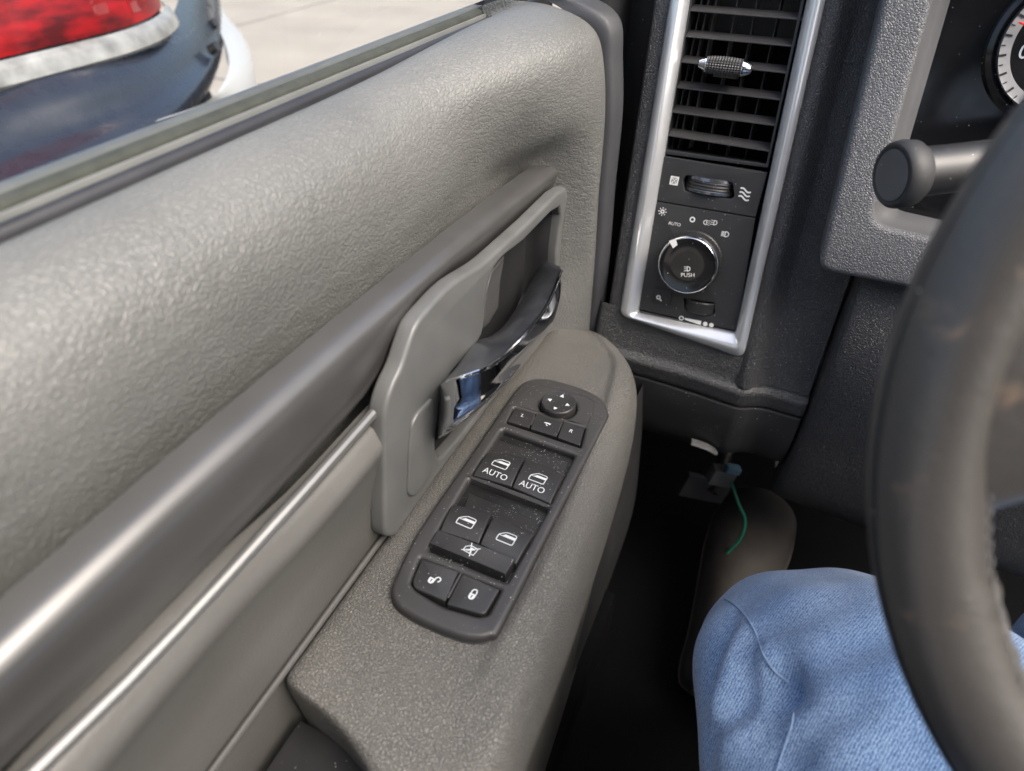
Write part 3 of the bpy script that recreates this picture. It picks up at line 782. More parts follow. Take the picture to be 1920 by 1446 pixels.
# dash skin, left cheek .. seam
def bcurve(b):          # plane of the bezel above, rolling under below it
    return None
prof = []               # (y, z) of the dash face from top to bottom
for b in (.47, .42, .34, .26, .18, .10, .03, -.005, -.03):
    p = B.w(0, b, -.0035); prof.append((p.y, p.z))
prof_low = [(.617, -.478), (.620, -.489)]
def dash_rows(xs, prof):
    rows = []
    for x, dh, py in xs:
        rows.append([Vector((x, y+dh, z)) for y, z in prof])
    return rows
xs1 = [(-.170, .12, 0), (-.168, .05, 0), (-.166, .015, 0), (-.160, .004, 0), (-.152, .001, 0)]
xs2 = [(-.150, .0, 0), (-.142, .0, 0)]
# split into left strip, right field; behind the bezel nothing is seen
def tapx(x, z): return x
def dstrip(name, xs, mat, pr=prof+prof_low):
    rows = [[Vector((x(z) if callable(x) else x, y+dh, z)) for (y, z) in pr] for x, dh in xs]
    return obj(name, bm_grid(surf(rows, 3, 4))[0], mat, dash, smooth=60)
le = lambda z: -.1405-.0005
def xR(z):              # right outer edge of the bezel
    q = (z+.44)/.9719; a, b = oR0, oR1
    return B.O.x+lerp(a.x, b.x, (q-a.y)/(b.y-a.y))
def xLf(z):
    q = (z+.44)/.9719; a, b = oL0, oL1
    return B.O.x+lerp(a.x, b.x, (q-a.y)/(b.y-a.y))
dstrip('side_cheek', [(lambda z: xLf(z)-.020, .14), (lambda z: xLf(z)-.0195, .03), (lambda z: xLf(z)-.017, .006), (lambda z: xLf(z)-.012, .001), (lambda z: xLf(z)-.003, 0), (lambda z: xLf(z)+.006, .001)], M['black_grain'])
seamx = .083
dstrip('dash_skin', [(lambda z: xR(z)-.008, .004), (lambda z: xR(z)-.001, .001), (lambda z: xR(z)+.006, -.003), (lambda z: xR(z)+.014, -.002), (lambda z: xR(z)+.024, .008), (lambda z: xR(z)+.036, .014), (.075, .014), (seamx-.0025, .013), (seamx-.0008, .020), (seamx-.0005, .04)], M['black_grain'], pr=prof)
# below the bezel
lowprof = [(B.w(0, b, -.0035).y, B.w(0, b, -.0035).z) for b in (.03, .01, -.01, -.022)]+[(.6105, -.468), (.611, -.478), (.612, -.4865), (.6145, -.4905), (.622, -.4915)]
rows = [[Vector((x, y+d+.014*ss(.008, .042, x), z-.010*ss(-.10, .06, x)*(1 if z < -.461 else 0))) for y, z in lowprof] for x, d in ((-.175, .12), (-.174, .03), (-.170, .006), (-.16, 0), (-.12, 0), (-.05, 0), (.0, 0), (.012, 0), (.022, 0), (.03, 0), (.042, 0), (.06, 0), (seamx-.0025, 0), (seamx-.0008, .006), (seamx-.0005, .03))]
obj('dash_lower_roll', bm_grid(surf(rows, 3, 4))[0], M['black_grain'], dash, smooth=60)
kp = [(.622, -.4925), (.6145, -.4932), (.6128, -.496), (.6130, -.52), (.618, -.56), (.626, -.583), (.64, -.60), (.67, -.61), (.80, -.62)]
rows = [[Vector((x, y+d+.014*ss(.008, .042, x), z-.010*ss(-.10, .06, x)*(1 if z > -.55 else 0))) for y, z in kp] for x, d in ((-.168, .12), (-.167, .03), (-.163, .006), (-.15, 0), (-.10, 0), (-.03, 0), (.0, 0), (.012, 0), (.022, 0), (.03, 0), (.042, 0), (.06, 0), (seamx-.003, 0), (seamx-.001, .006), (seamx-.0008, .03))]
obj('knee_panel', bm_grid(surf(rows, 3, 4))[0], M['black_matte'], dash, smooth=60)
# column cover right of the seam
cc = [(.66, -.300), (.642, -.316), (.630, -.330), (.618, -.36), (.612, -.40), (.612, -.44), (.616, -.48), (.622, -.53), (.628, -.59), (.64, -.64), (.68, -.67), (.85, -.68)]
rows = [[Vector((x, y+d, z)) for y, z in cc] for x, d in ((seamx+.0008, .05), (seamx+.001, .018), (seamx+.004, .006), (seamx+.012, .001), (.13, -.004), (.2, -.01), (.3, -.012), (.5, -.01))]
obj('column_panel', bm_grid(surf(rows, 3, 4))[0], M['black_grain'], dash, smooth=60)
bm = bmesh.new(); box(bm, (.35, .775, -.28), (1.1, .02, .62)); obj('dash_core', bm, M['black_matte'], dash)
bm = bmesh.new(); box(bm, (.42, .98, .035), (1.25, .56, .03), bev=.01); obj('unseen_dash_top', bm, M['black_grain'], dash)  # unseen top, added to keep light out of the footwell

# ---- air vent
vent = plate('vent_frame', [roundp([up(iL0, iL1, TOPB-.025)+Vector((.001, 0)), B.pix(*z2([(318, 70)])[0]), B.pix(*z2([(1020, 165)])[0]), up(iR0, iR1, TOPB-.025)-Vector((.001, 0))], .001),
              roundp([up(iL0, iL1, TOPB-.03)+Vector((.003, 0)), B.pix(*z2([(330, 60)])[0])+Vector((.001, .003)), B.pix(*z2([(1015, 160)])[0])+Vector((-.002, .003)), up(iR0, iR1, TOPB-.03)-Vector((.004, 0))], .001)], B, -.006, .05, .0008, M['black'], dash)
vent.name = 'air_vent'
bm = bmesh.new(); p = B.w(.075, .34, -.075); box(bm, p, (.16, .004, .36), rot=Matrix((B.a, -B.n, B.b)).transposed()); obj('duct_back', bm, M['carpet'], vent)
slats = [((575, 78), (1422, 148)), ((532, 272), (1368, 350)), ((492, 464), (1318, 550)), ((455, 655), (1268, 753)), ((425, 840), (1222, 945)), ((390, 1015), (1188, 1140))]
srot = Matrix.Rotation(R_(18), 3, 'X')
for k in range(-3, 6):
    if k >= 0: (a, b) = slats[k]; a = B.pix(*z1([a])[0], -.008); b = B.pix(*z1([b])[0], -.008)
    else:
        a = B.pix(*z1([slats[0][0]])[0], -.008); b = B.pix(*z1([slats[0][1]])[0], -.008)
        a1 = B.pix(*z1([slats[1][0]])[0], -.008); b1 = B.pix(*z1([slats[1][1]])[0], -.008); a = a+(a-a1)*(-k); b = b+(b-b1)*(-k)
        if a.y > TOPB-.035: continue
    bm = bmesh.new(); rows = []
    for x_, dh, dv in ((0, 0, 0), (0, .0012, .0006), (0, .0012, .0018), (0, 0, .0022), (0, -.014, .0075), (0, -.0145, .0062), (0, 0, 0)):
        rows.append([B.w(a.x, a.y+dv-.001, -.008+dh), B.w((a.x+b.x)/2, (a.y+b.y)/2+dv-.001, -.008+dh), B.w(b.x, b.y+dv-.001, -.008+dh)])
    bm, vv = bm_grid(rows, bm); bmesh.ops.recalc_face_normals(bm, faces=bm.faces)
    obj('slat', bm, M['slat'], vent, smooth=25)
# vertical vanes behind the slats (seen through, 7 of them)
for (xa, ya, xb, yb) in ((660, 20, 460, 1010), (712, 20, 510, 1010), (772, 20, 590, 1010), (932, 20, 735, 1020), (1080, 20, 870, 1060), (1262, 20, 1018, 1080)):
    h = -.030; a = B.pix(*z1([(xa, ya)])[0], h); b = B.pix(*z1([(xb, yb)])[0], h); d = a-b; a = b+d*(.40/d.y) if False else a+d*.35; b = b-d*.12
    b.y = max(b.y, .19)
    bm = bmesh.new(); rows = []
    for dx, dh in ((-.0006, 0), (0, .0006), (.0006, 0), (.0012, -.022), (-.0002, -.022), (-.0006, 0)):
        rows.append([B.w(a.x+dx, min(a.y, TOPB-.035), h+dh), B.w(b.x+dx, b.y, h+dh)])
    bm, vv = bm_grid(rows, bm); bmesh.ops.recalc_face_normals(bm, faces=bm.faces)
    obj('vane', bm, M['vane'], vent, smooth=25)
# vent thumb knob on the third slat
kc = B.pix(1150+845/4.017, 500/4.017, .004)
def barrel(name, c, h, ln_, prof_, mats, parent, ribs=0, nseg=36, ax=None):
    """turned piece lying along the frame's right axis; prof_ = (t, radius, material)"""
    bm = bmesh.new(); axd = (ax or B.a).normalized(); s = B.b; q = axd.cross(s).normalized(); s = q.cross(axd)
    O = B.w(c.x, c.y, h); rings = []
    for t, r, m_ in prof_:
        rings.append([O+axd*(t*ln_)+(s*math.cos(2*math.pi*k/nseg)+q*math.sin(2*math.pi*k/nseg))*(r*(1-(ribs if (k % 2) and m_ == 1 else 0))) for k in range(nseg)])
    bm, vv = bm_grid(rings, bm, wrap=True)
    for i, (a, b) in enumerate(zip(prof_, prof_[1:])):
        for j in range(nseg): bm.faces[:] if False else None
    bm.faces.ensure_lookup_table()
    for i in range(len(prof_)-1):
        for j in range(nseg): bm.faces[i*nseg+j].material_index = min(prof_[i][2], prof_[i+1][2]) if prof_[i][2] != prof_[i+1][2] else prof_[i][2]
    for rg in (vv[0], vv[-1]):
        try: bm.faces.new(rg)
        except ValueError: pass
    bmesh.ops.recalc_face_normals(bm, faces=bm.faces)
    return obj(name, bm, mats, parent, smooth=30)
pf = [(-.62, .001, 0), (-.60, .0034, 0), (-.45, .0066, 0), (-.42, .0074, 1)]
nrib = 12
for i in range(nrib+1):
    t = lerp(-.40, .36, i/nrib); r = .0086-.0010*(2*(t+.02)/.76)**2
    pf.append((t, r, 1)); 
    if i < nrib: pf.append((t+.028, r*.93, 1))
pf += [(.38, .0076, 1), (.40, .0074, 0), (.56, .0050, 0), (.60, .0032, 0), (.605, .0004, 0)]
barrel('vent_knob', kc, .005, .041, pf, [M['chrome'], M['switch']], vent, ribs=.06, nseg=48)
bm = bmesh.new(); p = B.w(kc.x+.001, kc.y-.004, -.008); box(bm, p, (.022, .02, .012), rot=Matrix((B.a, -B.n, B.b)).transposed(), bev=.001); obj('knob_stem', bm, M['black'], vent)

# ---- vent thumbwheel panel
tw = plate('thumbwheel_panel', [roundp(B.pl(z2([(318, 78), (1018, 190), (940, 485), (262, 372)]), -.004), .0008),
           roundp(B.pl(z2([(480, 205), (790, 255), (800, 352), (770, 366), (470, 312), (458, 240)]), -.004), .003)], B, -.004, .010, .0007, M['black_matte'], dash)
def printed(name, items, parent, fr, h):
    bm = bmesh.new()
    for it in items: add_print(bm, it, fr, h, 0)
    return obj(name, bm, M['printdim'], parent, smooth=0)
bxc = B.pix(*z2([(403, 243)])[0], -.004); sI = .0022
boxicon = stroke([(-1, -1), (1, -1), (1, 1), (-1, 1)], .35, True)+stroke([(-.75, -.75), (.75, .75)], .2)+stroke([(-.75, .75), (.75, -.75)], .2)+stroke([(-.6, -.6), (.6, -.6), (.6, .6), (-.6, .6)], .12, True)
wav = []
for dy in (-.8, 0, .8): wav += stroke([(-1.1+.22*i, dy+.22*math.sin(i*.65)-.05*i+.25) for i in range(11)], .3)
printed('vent_symbol', [xf(boxicon, bxc, .0037, 0)], tw, B, -.004)
printed('airflow_symbol', [xf(wav, B.pix(*z2([(868, 333)])[0], -.004), .0049, 0)], tw, B, -.004)
wc = B.pix(*z2([(628, 280)])[0], -.004)
pw = []
for i in range(0, 41):
    t = lerp(-.5, .5, i/40); 
pw = [(-.5, .0115, 0), (-.49, .012, 1)]+[(lerp(-.48, .48, i/18), .0122-(.0003 if i % 2 else 0), 1) for i in range(19)]+[(.49, .012, 1), (.5, .0115, 0)]
# the wheel's axle runs up the face, its rim peeps out of the slot
bm = bmesh.new(); rings = []
for t, r, m_ in ((-.0042, .0150, 1), (-.0038, .0160, 0), (-.0024, .0163, 0), (-.0022, .0160, 1), (-.0015, .0163, 1), (-.0008, .0159, 1), (0, .0163, 1), (.0008, .0159, 1), (.0016, .0162, 1), (.0022, .0159, 1), (.0024, .0162, 0), (.0038, .0158, 0), (.0042, .0148, 1)):
    rings.append([B.w(wc.x+math.cos(2*math.pi*k/120)*r*1.62*(1-(.012 if k % 2 and m_ else 0)), wc.y+t*2.0, -.0190+math.sin(2*math.pi*k/120)*r*1.25) for k in range(120)])
bm, vv = bm_grid(rings, bm, wrap=True)
bm.faces.ensure_lookup_table()
mm = [1, 0, 0, 1, 1, 1, 1, 1, 1, 1, 0, 0]
for i in range(12):
    for j in range(120): bm.faces[i*120+j].material_index = 0 if mm[i] == 0 else 1
bmesh.ops.recalc_face_normals(bm, faces=bm.faces)
obj('thumbwheel', bm, [M['chromedull'], M['switch_btn']], tw, smooth=30)

# ---- headlight panel
HP = -.004
hpo = roundp([B.pix(*z2([(262, 378)])[0], HP), B.pix(*z2([(938, 492)])[0], HP), iR0+Vector((-.001, .001)), iL0+Vector((.0015, .0005))], .0008)
btn = roundp(B.pl(z2([(270, 950), (385, 972), (378, 1060), (258, 1050)]), HP), .0006)
dimh = roundp(B.pl(z2([(462, 1020), (668, 1050), (672, 1120), (640, 1138), (470, 1100)]), HP), .002)
hp = plate('headlight_panel', [hpo, dimh], B, HP, .006, .0005, M['black_matte'], dash)
G = lambda x, y: B.pix(*z2([(x, y)])[0], HP)
sun = stroke(circ(0, 0, .42, 12), .26, True)
for k in range(8): a = k*math.pi/4; sun += stroke([(math.cos(a)*.75, math.sin(a)*.75), (math.cos(a)*1.15, math.sin(a)*1.15)], .2)
def lampicon(flip=False, beams=3):
    s = -1 if flip else 1
    g = stroke([(s*.05, .6), (s*.05, -.6), (s*.4, -.58), (s*.75, -.35), (s*.88, 0), (s*.75, .35), (s*.4, .58)], .2, True)
    for i in range(beams): y = lerp(.5, -.5, i/max(beams-1, 1)); g += stroke([(s*-.15, y), (s*-.85, y-(.0 if beams > 3 else y*-.2))], .15)
    return g
T_AU = text_loops('AUTO', 1)
printed('bulb_symbol', [xf(sun, G(325, 447), .0040)], hp, B, HP)
printed('auto_lettering', [xf(T_AU, G(405, 530), .0048, 0)], hp, B, HP)
printed('off_symbol', [xf(stroke(circ(0, 0, .7, 14), .4, True), G(523, 500), .0033)], hp, B, HP)
printed('parking_light_symbol', [xf(lampicon(False), G(664, 520), .0038), xf(lampicon(True), G(618, 520), .0038)], hp, B, HP)
printed('headlight_symbol', [xf(lampicon(False, 5), G(738, 596), .0044)], hp, B, HP)
printed('dimmer_scale', [xf(stroke(circ(0, 0, .7, 14), .35, True), G(450, 1152), .0032), [[G(472, 1150), G(475, 1163), G(578, 1198), G(582, 1170)]],
                         xf(fan(circ(0, 0, 1, 12)), G(608, 1190), .0026), xf(fan(circ(0, 0, 1, 12)), G(648, 1198), .0026)], hp, B, HP)
# small push button with a lamp symbol, on a little ledge
bb = pillow('cargo_lamp_button', z2([(260, 1048), (376, 1062), (384, 974), (272, 952)]), HP+.0012, mats=[M['switch_btn'], M['printdim']], parent=hp, fr=B, hpix=HP, depth=.003, bev=.0004,
            icon=[(xf(stroke(circ(0, 0, .6, 12), .4, True)+stroke([(.4, -.4), (1.3, -1.1)], .5), G(300, 1012), .0032), 1)])
# dimmer wheel
dc = G(570, 1078); bm = bmesh.new(); rings = []
for t, r in ((-.0040, .0112), (-.0034, .0120), (-.0012, .0121), (0, .0118), (.0012, .0121), (.0034, .0120), (.0040, .0112)):
    rings.append([B.w(dc.x+math.cos(2*math.pi*k/100)*r*1.45*(1-(.02 if k % 2 else 0)), dc.y+t*1.7, -.0115+math.sin(2*math.pi*k/100)*r*1.15) for k in range(100)])
bm, vv = bm_grid(rings, bm, wrap=True); bmesh.ops.recalc_face_normals(bm, faces=bm.faces); obj('dimmer_wheel', bm, M['switch_btn'], hp, smooth=20)
# headlight knob
kb = G(565, 765); KH = .0200
ft = B.pix(*z2([(488, 806)])[0], KH)
kc2 = Vector(((ft.x), (ft.y)))
rk = (B.pix(*z2([(684, 806)])[0], KH)-B.pix(*z2([(294, 806)])[0], KH)).length/2
rings = []; prk = [(rk*1.10, HP-.002, 1), (rk*1.10, .001, 1), (rk*1.07, .0018, 1), (rk*1.05, .012, 1), (rk*1.04, .0150, 1), (rk*1.035, .0154, 0), (rk*1.0, .0188, 0), (rk*.95, .0203, 0), (rk*.925, .0200, 2), (rk*.5, .0198, 2), (.0004, .0198, 2)]
bm = bmesh.new()
for r, h, m_ in prk:
    rings.append([B.w(kc2.x+math.cos(2*math.pi*k/96)*r*(1-(.018 if (k % 2 and m_ == 1) else 0)), kc2.y+math.sin(2*math.pi*k/96)*r*(1-(.018 if (k % 2 and m_ == 1) else 0)), h) for k in range(96)])
bm, vv = bm_grid(rings, bm, wrap=True); bm.faces.ensure_lookup_table()
for i in range(len(prk)-1):
    for j in range(96): bm.faces[i*96+j].material_index = {1: 1, 0: 0, 2: 2}[prk[i+1][2]]
bmesh.ops.recalc_face_normals(bm, faces=bm.faces)
KF = lambda x, y: B.pix(*z2([(x, y)])[0], .0200)
add_print(bm, xf(lampicon(False, 3), KF(487, 826), .0038, .22), B, .0200, 3)
add_print(bm, xf(text_loops('PUSH', 1), KF(492, 868), .0062, .20), B, .0200, 3)
add_print(bm, [[KF(368, 640), KF(395, 690), KF(425, 668), KF(412, 625)]], B, .0204, 3)
obj('headlight_knob', bm, [M['chrome'], M['switch_btn'], M['gloss_black'], M['printdim']], hp, smooth=30)

# ---- cluster surround
S = Frame(B.w(0, 0, .044), B.a, B.b)
z5 = lambda L_: [(1520+x/2.582, y/2.582) for x, y in L_]
sl0, sl1 = S.pix(*z5([(32, 1200)])[0]), S.pix(*z5([(335, 0)])[0])
bot = S.pix(*z5([(460, 1392)])[0]); bl = S.pix(*z5([(30, 1310)])[0])
def ext(p, q, x): return Vector((x, p.y+(q.y-p.y)*(x-p.x)/(q.x-p.x)))
so_ = roundp([up(sl0, sl1, .46), bl, ext(bl, bot, .60), Vector((.60, .46))], [.01, .014, .01, .01], 6)
h0, h1 = S.pix(*z5([(305, 985)])[0]), S.pix(*z5([(590, 0)])[0])
hb0, hb1 = S.pix(*z5([(372, 1106)])[0]), S.pix(*z5([(560, 1150)])[0])
hl_ = [up(h0, h1, .43), S.pix(*z5([(290, 1082)])[0]), ext(hb0, hb1, .56), Vector((.56, .43))]
sh = roundp(hl_, [.01, .016, .01, .01], 6)
sur = plate('cluster_surround', [so_, sh], S, 0, .06, .006, M['grey_grain'], dash, bres=4)
cl = thing('instrument_cluster', 'dark instrument cluster with silver ringed gauge behind the steering wheel', 'gauges', tuple(S.w(.3, .2, -.05)))
n_ = len(sh); c_ = Vector((.36, .25))
rows = []
for s, h in ((1.0, -.008), (.995, -.012), (.95, -.022), (.90, -.030), (.885, -.055)):
    rows.append([S.w(*(c_+(Vector(p)-c_)*s), h) for p in sh])
bm, vv = bm_grid(rows, wrap=True); bmesh.ops.recalc_face_normals(bm, faces=bm.faces)
for f in bm.faces: f.normal_flip()
obj('cluster_hood', bm, plain('grey_hood_plastic', (.085, .086, .09), .5, bump=.4), dash, smooth=40)
plate('cluster_face', [[c_+(Vector(p)-c_)*.9 for p in sh]], S, -.052, .004, .0005, M['gloss_black'], cl)
gc = S.pix(2014, 86, -.04); gr = (S.pix(2014, 86, -.04)-S.pix(1874, 86, -.04)).length
def ringobj(name, c, fr, prof_, mat, parent, n=96):
    rows = [[fr.w(c.x+math.cos(2*math.pi*k/n)*r, c.y+math.sin(2*math.pi*k/n)*r, h) for k in range(n)] for r, h in prof_]
    bm, vv = bm_grid(rows, wrap=True); bmesh.ops.recalc_face_normals(bm, faces=bm.faces); return obj(name, bm, mat, parent, smooth=40)
g_ = ringobj('gauge', gc, S, [(gr*1.17, -.050), (gr*1.15, -.042), (gr*1.08, -.040), (gr*1.01, -.044)], M['gloss_black'], cl)
ringobj('gauge_ring', gc, S, [(gr*1.01, -.046), (gr*1.005, -.040), (gr*.985, -.038), (gr*.965, -.040), (gr*.96, -.046)], M['chrome'], g_)
ringobj('dial', gc, S, [(gr*.96, -.0445), (gr*.80, -.0450)], M['dial'], g_)
ringobj('dial_centre', gc, S, [(gr*.80, -.0452), (gr*.3, -.0455), (.001, -.0455)], M['gloss_black'], g_)
bm = bmesh.new()
for k in range(0, 24):
    a = R_(120+k*9.2); big = k % 2 == 0
    r0, r1 = gr*(.86 if big else .90), gr*.95
    w2 = .0009 if big else .0005; d = Vector((math.cos(a), math.sin(a))); t_ = Vector((-d.y, d.x))*w2
    add_print(bm, [[gc+d*r0+t_, gc+d*r0-t_, gc+d*r1-t_, gc+d*r1+t_]], S, -.0443, 0, lift=.0003)
obj('tick_marks', bm, M['black'], g_, smooth=0)
bm = bmesh.new(); a = R_(163); d = Vector((math.cos(a), math.sin(a)))
tube(bm, [S.w(*(gc+d*gr*.1), -.038), S.w(*(gc+d*gr*.90), -.0395)], [.0016, .0008], 8); obj('needle', bm, M['redneedle'], g_)
bm = bmesh.new(); add_print(bm, xf(text_loops('0', 1), gc+Vector((math.cos(R_(193)), math.sin(R_(193))))*gr*.62, .016, 0), S, -.0450, 0, lift=.0006); obj('dial_number', bm, M['print'], g_, smooth=0)

# ---- stalk
kS = P(1681, 328, t=.43)
stalk = thing('turn_signal_stalk', 'black round-ended stalk between the gauge surround and the steering wheel', 'stalk', tuple(kS))
ax = (P(1830, 318, t=.445)-kS).normalized(); ax = Vector((.84, .52, .06)).normalized()
bm = bmesh.new()
def turned(bm, O, ax, prof_, n=40, mat=0, flat=1.):
    u = ax.orthogonal().normalized(); v = ax.cross(u); rows = [[O+ax*t+(u*math.cos(2*math.pi*k/n)+v*math.sin(2*math.pi*k/n))*r for k in range(n)] for t, r in prof_]
    bm, vv = bm_grid(rows, bm, wrap=True, mat=mat)
    for rg in (vv[0], vv[-1]):
        try: bm.faces.new(rg).material_index = mat
        except ValueError: pass
    bmesh.ops.recalc_face_normals(bm, faces=bm.faces); return bm
turned(bm, kS-ax*.004, ax, [(0.0016, .0005), (.0014, .012), (.0008, .0172), (.0, .0188), (.0003, .0202), (.002, .0216), (.007, .0222), (.014, .0212), (.0175, .0185), (.018, .0145)])
ek = obj('end_knob', bm, M['black_matte'], stalk)
bm = bmesh.new(); turned(bm, kS-ax*.0042, ax, [(.0012, .0005), (.0008, .009), (.0002, .0150), (.0004, .0166), (.003, .0168)]); obj('end_cap', bm, plain('grey_cap_disc', (.085, .085, .088), .4, dst=.03), ek)
bm = bmesh.new(); turned(bm, kS+ax*.0095, ax, [(.004, .0165), (.02, .0160), (.05, .0160), (.16, .017)]); obj('shaft', bm, M['black'], stalk)

# ================================================================== STEERING WHEEL
wc3 = Vector((.249, .204, -.115)); tl, yw, WR, wr_ = .42, -.028, .1884, .0179
e1 = Vector((math.cos(yw), math.sin(yw), 0)); e2 = Vector((-math.sin(tl)*math.sin(yw), math.sin(tl)*math.cos(yw), math.cos(tl))); e3 = e1.cross(e2)  # e3 towards the driver
wheel = thing('steering_wheel', 'worn dark leather steering wheel at the right edge', 'steering wheel', tuple(wc3))
rows = []
NW, NT = 220, 28
for i in range(NW+1):
    a = 2*math.pi*i/NW; d = e1*math.cos(a)+e2*math.sin(a); c = wc3+d*WR; row = []
    adeg = math.degrees(a) % 360
    for j in range(NT):
        b = 2*math.pi*j/NT; r = wr_*(1.0+.03*math.sin(3*a))
        # inner side carries the stitched scallops on the lower left part
        if 205 < adeg < 300 and math.cos(b) < -.5: r += .0018*abs(math.sin(a*48))*(-math.cos(b)-.5)*2
        row.append(c+d*math.cos(b)*r+e3*math.sin(b)*r*1.02)
    rows.append(row)
obj('rim', bm_grid(rows, wrap=True)[0], M['wheel'], wheel, smooth=60)
bm = bmesh.new()
for k in range(64):
    a = R_(188+k*1.9); d = e1*math.cos(a)+e2*math.sin(a); a2 = R_(188+k*1.9+1.1); d2 = e1*math.cos(a2)+e2*math.sin(a2); b = R_(152)
    pts_ = [wc3+q*WR+q*math.cos(b+o_)*(wr_+.0004)+e3*math.sin(b+o_)*(wr_+.0004) for q, o_ in ((d, .05), (d2, -.05))]
    tube(bm, pts_, .0006, 6)
obj('stitching', bm, M['black'], wheel)
bm = bmesh.new(); tube(bm, [wc3+(e1*math.cos(a)+e2*math.sin(a))*(WR+math.cos(R_(25))*(wr_+.0001))+e3*math.sin(R_(25))*(wr_+.0001) for a in [R_(120+k*1.5) for k in range(120)]], .0007, 6); obj('rim_seam', bm, M['black'], wheel)
# left spoke widening into the rim, and the hub
def spoke(a_deg, w0, w1, lenin):
    a = R_(a_deg); d = e1*math.cos(a)+e2*math.sin(a); s = e3.cross(d).normalized(); rows = []
    for t in [i/14 for i in range(15)]:
        r = lerp(WR-.002, lenin, t); wd = lerp(w0, w1, ss(0, .35, t)); th = lerp(.015, .010, t); off = lerp(0, -.012, t)
        ring = []
        for k in range(28):
            b = 2*math.pi*k/28; cb, sb = math.cos(b), math.sin(b)
            ring.append(wc3+d*r+s*(math.copysign(abs(cb)**.75, cb)*wd)+e3*(math.copysign(abs(sb)**.75, sb)*th+off))
        rows.append(ring)
    return bm_grid(rows, wrap=True)[0]
obj('spoke', spoke(182, .062, .036, .05), M['wheel'], wheel, smooth=60)
obj('spoke', spoke(8, .058, .036, .05), M['wheel'], wheel, smooth=60)
bm = bmesh.new(); turned(bm, wc3-e3*.04, e3, [(0, .075), (.03, .085), (.045, .075), (.052, .04), (.053, .001)], 48); obj('hub', bm, M['black_matte'], wheel)
bm = bmesh.new(); turned(bm, wc3-e3*.045, -e3, [(0, .045), (.12, .055), (.32, .06)], 32); obj('column_shroud', bm, M['black_matte'], wheel)

# ================================================================== FOOTWELL
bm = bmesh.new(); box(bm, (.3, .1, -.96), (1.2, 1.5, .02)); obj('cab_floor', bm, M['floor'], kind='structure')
rows = [[Vector((x, y, z)) for x in (-.3, .0, .3, .9)] for y, z in ((.78, -.949), (.92, -.90), (1.08, -.76), (1.15, -.6), (1.16, -.2))]
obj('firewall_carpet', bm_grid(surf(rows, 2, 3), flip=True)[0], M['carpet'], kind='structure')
bm = bmesh.new(); box(bm, (-.15, .98, -.70), (.02, .6, .6), bev=.004); box(bm, (-.10, -.1, -.9), (.05, 1.3, .10), bev=.01); obj('kick_panel', bm, M['carpet'], kind='structure')
ped = thing('parking_brake_pedal', 'dark ribbed parking brake pedal under the dashboard', 'pedal', tuple(P(1330, 915, t=1.)))
c = P(1322, 915, t=1.0); rt = Matrix((CR, -CF, CU)).transposed() @ Matrix.Rotation(R_(-35), 3, 'X') @ Matrix.Rotation(R_(15), 3, 'Y')
bm = bmesh.new(); box(bm, c, (.075, .012, .045), rot=rt, bev=.004); obj('pad', bm, M['cap'], ped)
for k in range(5):
    bm = bmesh.new(); box(bm, c+rt @ Vector((0, -.008, -.016+k*.008)), (.068, .004, .003), rot=rt, bev=.001); obj('rib', bm, M['bezelgrey'], ped)
bm = bmesh.new(); tube(bm, [c+rt @ Vector((.01, .008, .0)), c+Vector((.02, .10, .06)), c+Vector((.02, .14, .2))], .010, 10); obj('lever', bm, M['black'], ped)
bm = bmesh.new(); tube(bm, crom([P(1370, 900, t=.93), P(1385, 945, t=.93), P(1397, 975, t=.94), P(1388, 1010, t=.95), P(1355, 1045, t=.97)], 6), .0022, 8)
o = obj('wire', bm, M['green']); o['label'] = 'green wire hanging loose below the dashboard'; o['category'] = 'wire'
cn = thing('wire_connector', 'pale blue-capped plug hanging beside the brake pedal', 'plug', tuple(P(1360, 885, t=.93)))
bm = bmesh.new(); box(bm, P(1352, 892, t=.935), (.035, .02, .028), rot=rt, bev=.004); obj('housing', bm, M['bezelgrey'], cn)
bm = bmesh.new(); box(bm, P(1374, 880, t=.92), (.022, .014, .012), rot=rt, bev=.004); obj('cap', bm, plain('blue_cap', (.10, .18, .24), .4), cn)
bm = bmesh.new(); tube(bm, crom([P(1296, 828, t=.80), P(1325, 838, t=.80), P(1345, 850, t=.81)], 4), [.003]*8+[.001], 8, sx=2.0)
o = obj('release_latch', bm, plain('dull_latch', (.10, .10, .10), .5)); o['label'] = 'small pale hood release latch under the knee panel'; o['category'] = 'latch'

# ================================================================== DRIVER'S LEGS
person = thing('person', 'seated driver in light blue jeans, left knee beside the steering wheel', 'person', (.2, .1, -.95))
def legmesh(path, bm=None, mirror=None, n=72, m=16, wide=1.0):
    pts = [Vector(p[:3]) for p in path]; rad = [Vector((p[3], 0, 0)) for p in path]
    cc_ = crom(pts, m); rr = [v.x for v in crom(rad, m)]
    rings = []; u = Vector((1, 0, 0))
    for i, p in enumerate(cc_):
        t = (cc_[min(i+1, len(cc_)-1)]-cc_[max(i-1, 0)]).normalized()
        s = (u-t*u.dot(t)).normalized(); q = t.cross(s)
        rings.append([(p, s*math.cos(2*math.pi*k/n)*wide+q*math.sin(2*math.pi*k/n), rr[i]) for k in range(n)])
    return rings
legP = [(.33, -.28, -.60, .112), (.30, -.08, -.550, .108), (.264, .09, -.516, .104), (.218, .21, -.496, .100), (.174, .303, -.497, .097), (.156, .352, -.555, .080), (.155, .384, -.64, .056), (.155, .42, -.76, .045), (.155, .47, -.88, .045)]
rings = legmesh(legP, wide=1.52, n=110)
base = [[c+d*r for c, d, r in rg] for rg in rings]
tmp = bm_grid(base, wrap=True)[0]; bvh0 = BVHTree.FromBMesh(tmp); tmp.free()
